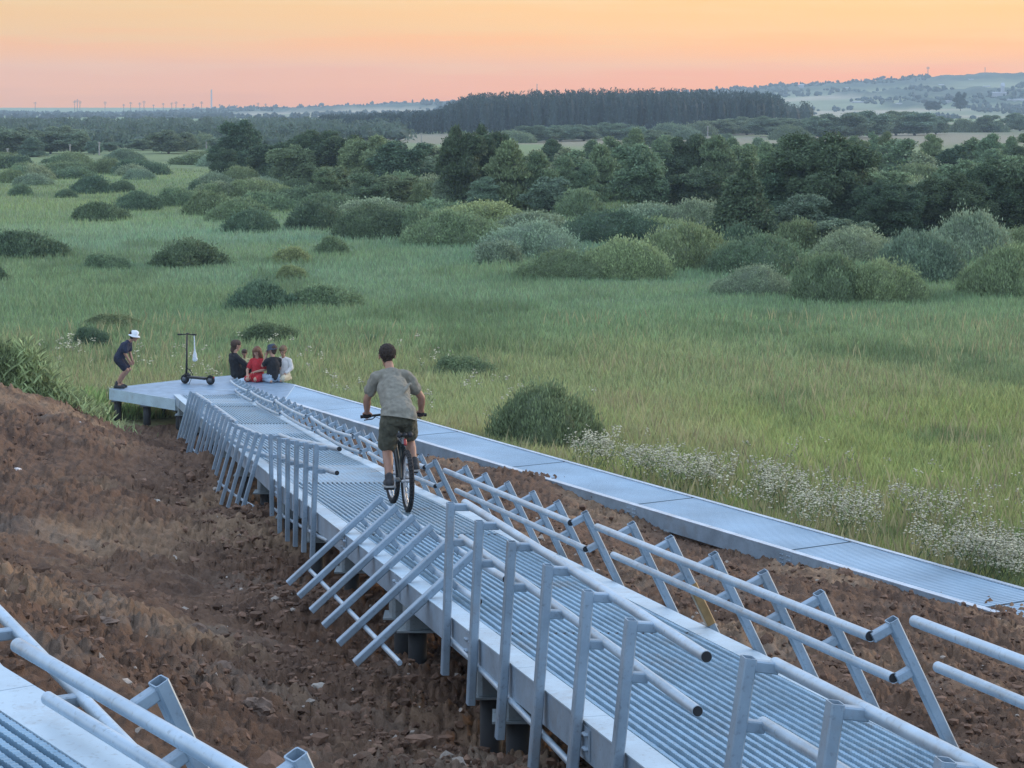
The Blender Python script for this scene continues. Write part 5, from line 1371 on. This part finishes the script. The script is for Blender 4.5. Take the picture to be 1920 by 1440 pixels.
M_brn = simple('brown_hair', (.055, .030, .018), .7, 0, .4, 60, .5, 220); M_ging = simple('auburn_hair', (.14, .055, .026), .6, 0, .4, 60, .5, 220); M_lbr = simple('light_brown_hair', (.16, .095, .05), .7, 0, .35, 60, .5, 220)
def bun(m, f, r, u, C):
    limb(m, [C - f * .07 - u * .02, C - f * .085 - u * .12, C - f * .07 - u * .17], [.055, .045, .02])
def longh(m, f, r, u, C):
    for e in (-1, 1): limb(m, [C + r * e * .065 - f * .0 + u * .02, C + r * e * .085 - f * .01 - u * .14, C + r * e * .10 + f * .03 - u * .30], [.044, .050, .028])
    limb(m, [C - f * .06, C - f * .085 - u * .16, C - f * .08 - u * .34], [.085, .085, .04])
sitter('woman in black seated with her back turned at the left of the group', 444, 712, 48.9, (.85, .5, 0), 1.12, M_blk, M_skin, M_brn, M_blk, ((.12, -.22, .28), (.34, -.12, .22)), ((.14, .22, .28), (.36, .10, .20)), lean=-.06, legs='sit', longhair=bun, sleeve=.4, htilt=-.15)
sitter('small child almost hidden behind the woman in black', 458, 712, 49.3, (.3, -.9, 0), .80, cloth('pale_yellow_cotton', (.50, .48, .26), .1), M_skin, M_brn, M_blk, ((.12, -.18, .28), (.25, -.08, .28)), ((.12, .18, .28), (.25, .08, .28)), legs='kneel')
sitter('girl in a red dress with long auburn hair kneeling', 483, 714, 48.55, (-.35, -.9, 0), .98, M_red, M_skin, M_ging, None, ((.04, -.22, .28), (.20, -.04, .24)), ((.10, .22, .26), (.24, .14, .18)), longhair=longh, dress=True, htilt=-.45, sleeve=.16)
sitter('child in black top and dark bucket hat with one hand at the face', 512, 716, 48.3, (-.55, .8, 0), 1.06, M_blk, M_skin, M_brn, M_jean, ((.16, -.17, .36), (.13, -.10, .58)), ((.08, .2, .28), (.2, .14, .18)), hat=cloth('slate_hat_cotton', (.045, .06, .085), .1), look=(-.8, .3, 0), sleeve=.12)
sitter('child in a white long-sleeved shirt at the right of the group', 532, 717, 48.6, (-.3, -.95, 0), 1.0, M_wht, M_skin, M_lbr, cloth('cream_trousers', (.50, .46, .34), .1), ((.02, -.2, .30), (.16, -.12, .2)), ((.06, .21, .27), (.20, .15, .18)), htilt=-.35, sleeve=.4)

# ---- things on the platform ----------------------------------------------------
# electric scooter
Z = place(347, 713.5, 48.1, (1, -.36, 0)); Zo = Z(0, 0, 0); zf = Z(1, 0, 0) - Zo; zr = Z(0, 1, 0) - Zo; zu = Vector((0, 0, 1))
sc_ = empty('electric_scooter', Zo, 'black electric scooter standing on the platform, white bag on its handlebar', 'scooter')
def swheel(a):
    m = MB(); m.ring(Z(a, 0, .105), zr, .078, .030, 36, 12); w = m.build('wheel', M_tyre, sc_, True)
    m = MB(); m.capsule(Z(a, -.03, .105), Z(a, .03, .105), .058, .058, 18); m.build('rim', M_bolt, w, True)
swheel(.0); swheel(.66)
m = MB(); m.bar(Z(.09, 0, .155), Z(.56, 0, .135), .15, .05, side=zr); m.bar(Z(.06, 0, .24), Z(.14, 0, .15), .07, .05, side=zr); m.build('footboard', M_black, sc_)
m = MB(); m.tube([Z(.0, .045, .105), Z(.02, .05, .22), Z(.035, 0, .27)], .014, 10); m.tube([Z(.0, -.045, .105), Z(.02, -.05, .22), Z(.035, 0, .27)], .014, 10); m.build('fork', M_black, sc_, True)
m = MB(); m.tube([Z(.035, 0, .24), Z(.045, 0, .6), Z(.05, 0, 1.12)], [.026, .022, .020], 14); m.build('stem', M_black, sc_, True)
m = MB(); HA = Vector((1, -.15, 0)).normalized(); m.tube([Z(.05, 0, 1.13) - HA * .2, Z(.05, 0, 1.14), Z(.05, 0, 1.13) + HA * .2], .013, 10); m.box(Z(.07, 0, 1.155), zf, zr, zu, .05, .07, .03); hb_ = m.build('handlebar', M_black, sc_)
for e in (-1, 1):
    m = MB(); m.tube([Z(.05, 0, 1.135) + HA * e * .12, Z(.05, 0, 1.13) + HA * e * .225], .019, 12); m.build('grip', M_gap, hb_, True)
m = MB(); m.tube([Z(.05, 0, .34), Z(.13, 0, .33), Z(.20, 0, .20)], .010, 8); m.tube([Z(.07, .02, .36), Z(.17, .02, .27), Z(.12, .02, .16)], .008, 8); m.build('folding_latch', M_black, sc_, True)
m = MB(); m.bar(Z(.56, 0, .20), Z(.74, 0, .235), .085, .008, side=zr); m.build('rear_mudguard', M_black, sc_)
m = MB(); m.tube([Z(.2, .06, .13), Z(.17, .13, .0)], .007, 8); m.build('kickstand', M_bolt, sc_, True)
m = MB(); m.box(Z(.745, 0, .17), zf, zr, zu, .012, .05, .03); m.build('tail_light', simple('red_lens', (.4, .02, .02), .3), sc_)
# plastic bag hanging from the bar
pb = Z(.05, 0, 1.13) + HA * .17
m = MB(); m.tube([pb, pb + Vector((.01, 0, -.22)), pb + Vector((.015, 0, -.40))], [.010, .016, .02], 10); m.capsule(pb + Vector((.015, 0, -.38)), pb + Vector((.02, 0, -.56)), .028, .062, 14, .7, (0, 1, 0))
o = merge_surface('plastic_bag', m, .006, simple('thin_white_plastic', (.62, .66, .68), .35, 0, .1, 30), None, 1, .006, .025, 3); tag(o, 'white plastic bag hanging from the scooter handlebar', 'bag')
# belongings in front of the group
m = MB(); q = px(466, 715, PH); m.capsule(q + Vector((-.16, 0, .03)), q + Vector((.02, 0, .06)), .04, .07, 12); m.capsule(q + Vector((.0, .02, .06)), q + Vector((.09, 0, .11)), .06, .035, 12); m.capsule(q + Vector((-.2, -.03, .02)), q + Vector((0, -.05, .02)), .03, .04, 10)
o = merge_surface('towel', m, .008, cloth('pale_blue_towelling', (.50, .64, .74), .08), None, 2, .010, .04, 5); tag(o, 'crumpled pale blue towel on the platform before the group', 'towel')
m = MB(); q = px(478, 715, PH); m.capsule(q + Vector((-.04, 0, .07)), q + Vector((.10, -.02, .03)), .05, .04, 12)
o = merge_surface('pouch', m, .008, simple('red_white_print', (.48, .10, .09), .6, 0, .5, 14), None, 2, .006, .04, 5); tag(o, 'small red bag beside the pale blue towel', 'bag')
for (x, y, hgt, lab, c_) in ((499, 716, .16, 'upright water bottle nearest the girl in red', (.55, .62, .66)), (512, 717, .13, 'lower plastic bottle in front of the denim legs', (.60, .66, .68))):
    q = px(x, y, PH); e = empty('water_bottle', q, lab, 'bottle', 'bottles before the group')
    m = MB(); m.tube([q, q + Vector((0, 0, .003)), q + Vector((0, 0, hgt * .7)), q + Vector((0, 0, hgt * .85)), q + Vector((0, 0, hgt * .93))], [.026, .032, .032, .014, .012], 14); m.build('bottle_body', simple('clear_bottle_plastic', c_, .15), e, True)
    m = MB(); m.tube([q + Vector((0, 0, hgt * .92)), q + Vector((0, 0, hgt))], .014, 12); m.build('cap', simple('blue_cap', (.05, .16, .4), .5), e)

# ---- litter and single stones on the soil ---------------------------------------
def ground_hit(x, y, Y0):
    Y = Y0
    for _ in range(40):
        X = (x - 960) / F * Y; z = float(gz(X, Y)[0]); Yn = F * (CZ - z) / (y - 200); Y = Y * .6 + Yn * .4
    X = (x - 960) / F * Y; return Vector((X, Y, float(gz(X, Y)[0]))), Y / F
def rock(x, y, Y0, w, h, name, label, col_, seed):
    p, sc = ground_hit(x, y, Y0); W_ = w * sc / 2; H_ = h * sc / 2
    n1_ = vnoise(IV3[:, 0] * 1.3 + seed, IV3[:, 1] * 1.3, IV3[:, 2] * 1.3, seed) * .38 + vnoise(IV3[:, 0] * 3.4 + seed, IV3[:, 1] * 3.4, IV3[:, 2] * 3.4, seed) * .22 + vnoise(IV3[:, 0] * 8 + seed, IV3[:, 1] * 8, IV3[:, 2] * 8, seed) * .10
    V = IV3 * (1 + n1_)[:, None] * np.array([W_, W_ * .85, H_]) + np.array([p.x, p.y, p.z + H_ * .35])
    me = npmesh(name, V, IF3, M_stone, {'col': np.tile(np.array(col_), (len(V), 1)) * (1 + .25 * n1_[:, None])}, False)
    tag(link(name, me, None), label, 'stone')
def litter(x, y, Y0, w, h, name, label, cat, col_, seed, flat=.5, rough=.4):
    p, sc = ground_hit(x, y, Y0); r = random.Random(seed); m = MB(); W_ = w * sc; H_ = h * sc
    for k in range(4):
        a = Vector((r.uniform(-.5, .5) * W_, r.uniform(-.3, .3) * W_, r.uniform(.1, .6) * H_)); b2 = Vector((r.uniform(-.5, .5) * W_, r.uniform(-.3, .3) * W_, r.uniform(.1, .8) * H_)); m.capsule(p + a, p + b2, H_ * .42, H_ * .2, 8)
    o = merge_surface(name, m, max(.004, H_ * .10), simple(name + '_surface', col_, rough, 0, .15, 20), None, 1, H_ * .12, H_ * .5, seed); tag(o, label, cat)
litter(266, 828, 41, 26, 11, 'plastic_bag', 'crumpled pale green plastic bag lying in the hollow below the platform', 'bag', (.50, .66, .60), 1)
litter(33, 886, 26, 12, 8, 'paper_scrap', 'white scrap of paper on the left bank', 'litter', (.65, .60, .56), 2)
litter(38, 897, 25, 12, 8, 'plastic_scrap', 'bright blue plastic scrap on the left bank', 'litter', (.22, .50, .62), 3)
litter(142, 797, 33, 18, 6, 'paper_strip', 'long pale strip of paper on the bank crest', 'litter', (.60, .54, .46), 4)
litter(193, 830, 35, 14, 7, 'paper_scrap', 'pale crumpled scrap on the bank below the paper strip', 'litter', (.58, .54, .48), 5)
rock(290, 945, 28, 22, 16, 'pale_stone', 'pale grey stone at the foot of the bank', (.42, .39, .34), 6)
litter(790, 1436, 12.4, 50, 8, 'pale_pipe_offcut', 'white offcut lying on the soil at the bottom edge', 'litter', (.58, .57, .54), 7)
litter(560, 1118, 21, 16, 6, 'crushed_bottle', 'crushed clear bottle beside the tipped railing section', 'litter', (.45, .55, .50), 8)
litter(1325, 1000, 33, 10, 6, 'paper_scrap', 'white scrap under the far walkway girder', 'litter', (.70, .70, .68), 9)
for (x, y, Y0, w, h, lab) in ((480, 1335, 13, 55, 45, 'big rounded brown boulder near the bottom left'), (370, 1190, 16, 45, 34, 'brown boulder in the middle of the bank'), (420, 1260, 13.5, 30, 26, 'grey brown stone between the two bigger boulders'), (200, 1170, 14, 40, 22, 'flat topped dark clod on the left bank'), (600, 1292, 15, 30, 16, 'flat pale stone left of the tipped railing'), (60, 1095, 15, 34, 24, 'greyish stone at the left edge of the bank'),
                          (1325, 1180, 18, 34, 12, 'pale slab under the right railing'), (1560, 1120, 25, 18, 9, 'small stone right of the soil middle')):
    rock(x, y, Y0, w, h, 'boulder' if w > 25 else 'stone', lab, (.185, .135, .105) if 'pale' not in lab else (.38, .34, .29), int(x))

# ---- far objects ----------------------------------------------------------------
M_wood = simple('weathered_pole_wood', (.30, .28, .25), .8); M_conc = simple('pale_concrete', (.45, .44, .43), .9)
def pole(x, yb, yt, k, lab, wires=False):
    Y = F * CZ / (yb - 200.0); sc = Y / F; X = (x - 960) * sc; H = (yb - yt) * sc
    e = empty('utility_pole', (X, Y, 0), lab, 'pole', 'utility poles across the valley')
    m = MB(); m.tube([(X, Y, -.2), (X, Y, H)], [max(.13, .75 * sc) , max(.10, .6 * sc)], 8); m.build('post', M_wood, e)
    m = MB(); m.bar((X - H * .10, Y, H * .93), (X + H * .10, Y, H * .93), .12, .12); m.build('crossarm', M_wood, e)
for i, (x, yb, yt, lab) in enumerate(((14, 306, 278, 'leftmost utility pole, before the hazy wood'), (131, 292, 270, 'second utility pole from the left'), (186, 291, 266, 'utility pole beside a small tree at left'), (387, 282, 262, 'utility pole in the pale gap left of the tall tree'), (632, 370, 331, 'near utility pole standing in the thicket, left of centre'),
                       (790, 276, 249, 'utility pole above the birches, left one'), (960, 268, 250, 'utility pole at the left of the pale field'), (985, 268, 251, 'utility pole just right of the pale field start'), (1327, 258, 236, 'utility pole left of the hedge clump'), (1367, 250, 231, 'short utility pole by the hedge'), (1545, 260, 229, 'tall utility pole before the hedge clump'), (1738, 252, 224, 'rightmost utility pole before the hedge'))):
    pole(x, yb, yt, i, lab)
# chimney and masts on the skyline
def mast(x, yt, yb, Y, r_, name, lab, cat, material, grp=None, arms=False):
    sc = Y / F; X = (x - 960) * sc; zt = CZ + (200 - yt) * sc; zb = CZ + (200 - yb) * sc
    m = MB(); m.tube([(X, Y, zb - 3), (X, Y, zt)], [r_, r_ * .8], 10)
    if arms:
        for h in (.78, .90): z = zb + (zt - zb) * h; w = (zt - zb) * .18; m.bar((X - w, Y, z), (X + w, Y, z), r_ * .8, r_ * .8)
    o = m.build(name, material, None, False); tag(o, lab, cat, grp); return o
mast(396.5, 168, 203, 2100, .87, 'chimney', 'tall thin chimney on the left skyline', 'chimney', M_conc)
mast(1007, 157, 182, 2200, .45, 'radio_mast', 'thin mast above the pine wood skyline', 'mast', M_bolt)
mast(1105, 165, 180, 2200, .35, 'radio_mast', 'short mast right of the thin one on the skyline', 'mast', M_bolt)
mast(1740, 125, 142, 2170, .42, 'radio_mast', 'twin-armed mast on the right ridge', 'mast', M_bolt, None, True)
mast(1847, 126, 140, 2170, .36, 'radio_mast', 'lone mast on the ridge near the right edge', 'mast', M_bolt)
xs = [66, 140, 145, 150, 197, 232, 245, 262, 270, 288, 306, 322, 330, 345, 362, 378, 412, 430, 444, 484, 498]
for i, x in enumerate(xs):
    mast(x, 208 - [17, 20, 22, 19, 18, 13, 17, 16, 19, 12, 15, 16, 18, 13, 14, 18, 13, 12, 11, 16, 14][i], 207, 2180, .35, 'lattice_pylon', 'faint thin pylon on the left skyline, %s from the left' % ordn(i + 1), 'pylon', M_bolt, 'pylons on the left skyline', True)
# farm sheds and houses on the right slope
M_wall = simple('pale_render', (.36, .36, .37), .9); M_roof = simple('grey_sheet_roof', (.36, .38, .41), .5)
for i, (x, y, w, h, lab) in enumerate(((1502, 162, 10, 5, 'small white shed at the left of the far slope'), (1535, 160, 8, 4, 'second white shed on the far slope'), (1880, 176, 5, 22, 'tall white silo on the far slope'), (1872, 176, 26, 5, 'white farm building at the silo foot'), (1790, 190, 44, 3, 'long low pale building below the silo'), (1700, 195, 40, 3, 'long low greenhouse on the plain edge'), (1905, 188, 30, 4, 'pale building at the right edge'),
                                 (1610, 192, 24, 3, 'low shed left of the greenhouse'), (1850, 163, 12, 3, 'white roofed house left of the silo'), (1765, 160, 9, 3, 'small house on the far slope, right of centre'), (1660, 150, 7, 3, 'highest small white house'), (1590, 166, 8, 3, 'white house between the sheds'), (1820, 150, 8, 3, 'white house near the ridge'))):
    # stand on the hill: march along the sight line until the slope is met
    best = None
    for Y in np.arange(1210, 2180, 7):
        X = (x - 960) / F * Y; z = hill_z(X, Y); zz = CZ + (200 - y) * Y / F
        if zz <= z: best = (X, Y, z); break
    if best is None: best = ((x - 960) / F * 1960, 1960, CZ + (200 - y) * 1960 / F)
    X, Y, z = best; sc = Y / F; W_ = w * sc; H_ = h * sc; z = CZ + (200 - y) * sc - .5
    e = empty('silo' if 'silo' in lab and 'tall' in lab else 'farm_building', (X, Y, z), lab, 'silo' if 'tall white silo' in lab else 'building', 'buildings on the far slope')
    m = MB(); m.box((X, Y, z + H_ * .35 - 1), (1, 0, 0), (0, 1, 0), (0, 0, 1), W_, W_ * .5 + 3, H_ * .7 + 2); m.build('walls', M_wall, e)
    m = MB(); a = W_ / 2 + .4; d = (W_ * .5 + 3) / 2 + .3; z0 = z + H_ * .7; z1 = z + H_
    m.add([(X - a, Y - d, z0), (X + a, Y - d, z0), (X + a, Y + d, z0), (X - a, Y + d, z0), (X - a * .96, Y, z1), (X + a * .96, Y, z1)], [(0, 1, 5, 4), (2, 3, 4, 5), (0, 4, 3), (1, 2, 5), (0, 3, 2, 1)]); m.build('roof', M_roof, e)
# lone trees on the pasture in front of the slope
for (x, yb, w, h, lab) in ((1801, 206.5, 22, 34, 'lone pointed tree on the far pasture'), (1742, 207.5, 16, 18, 'left of two small trees on the far pasture'), (1756, 207.5, 18, 18, 'right of two small trees on the far pasture')):
    Y = 1170.; sc = Y / F; X = (x - 960) * sc; e = empty('broadleaf_tree', (X, Y, CZ - (yb - 200) * sc), lab, 'tree'); e.scale = (w * sc / .8, w * sc / .8, h * sc)
    o = bpy.data.objects.new('crown', CR['T'][0]); COL.objects.link(o); o.parent = e; o.color = (.06, .09, .07, 1); t_ = bpy.data.objects.new('trunk', TRK); COL.objects.link(t_); t_.parent = e
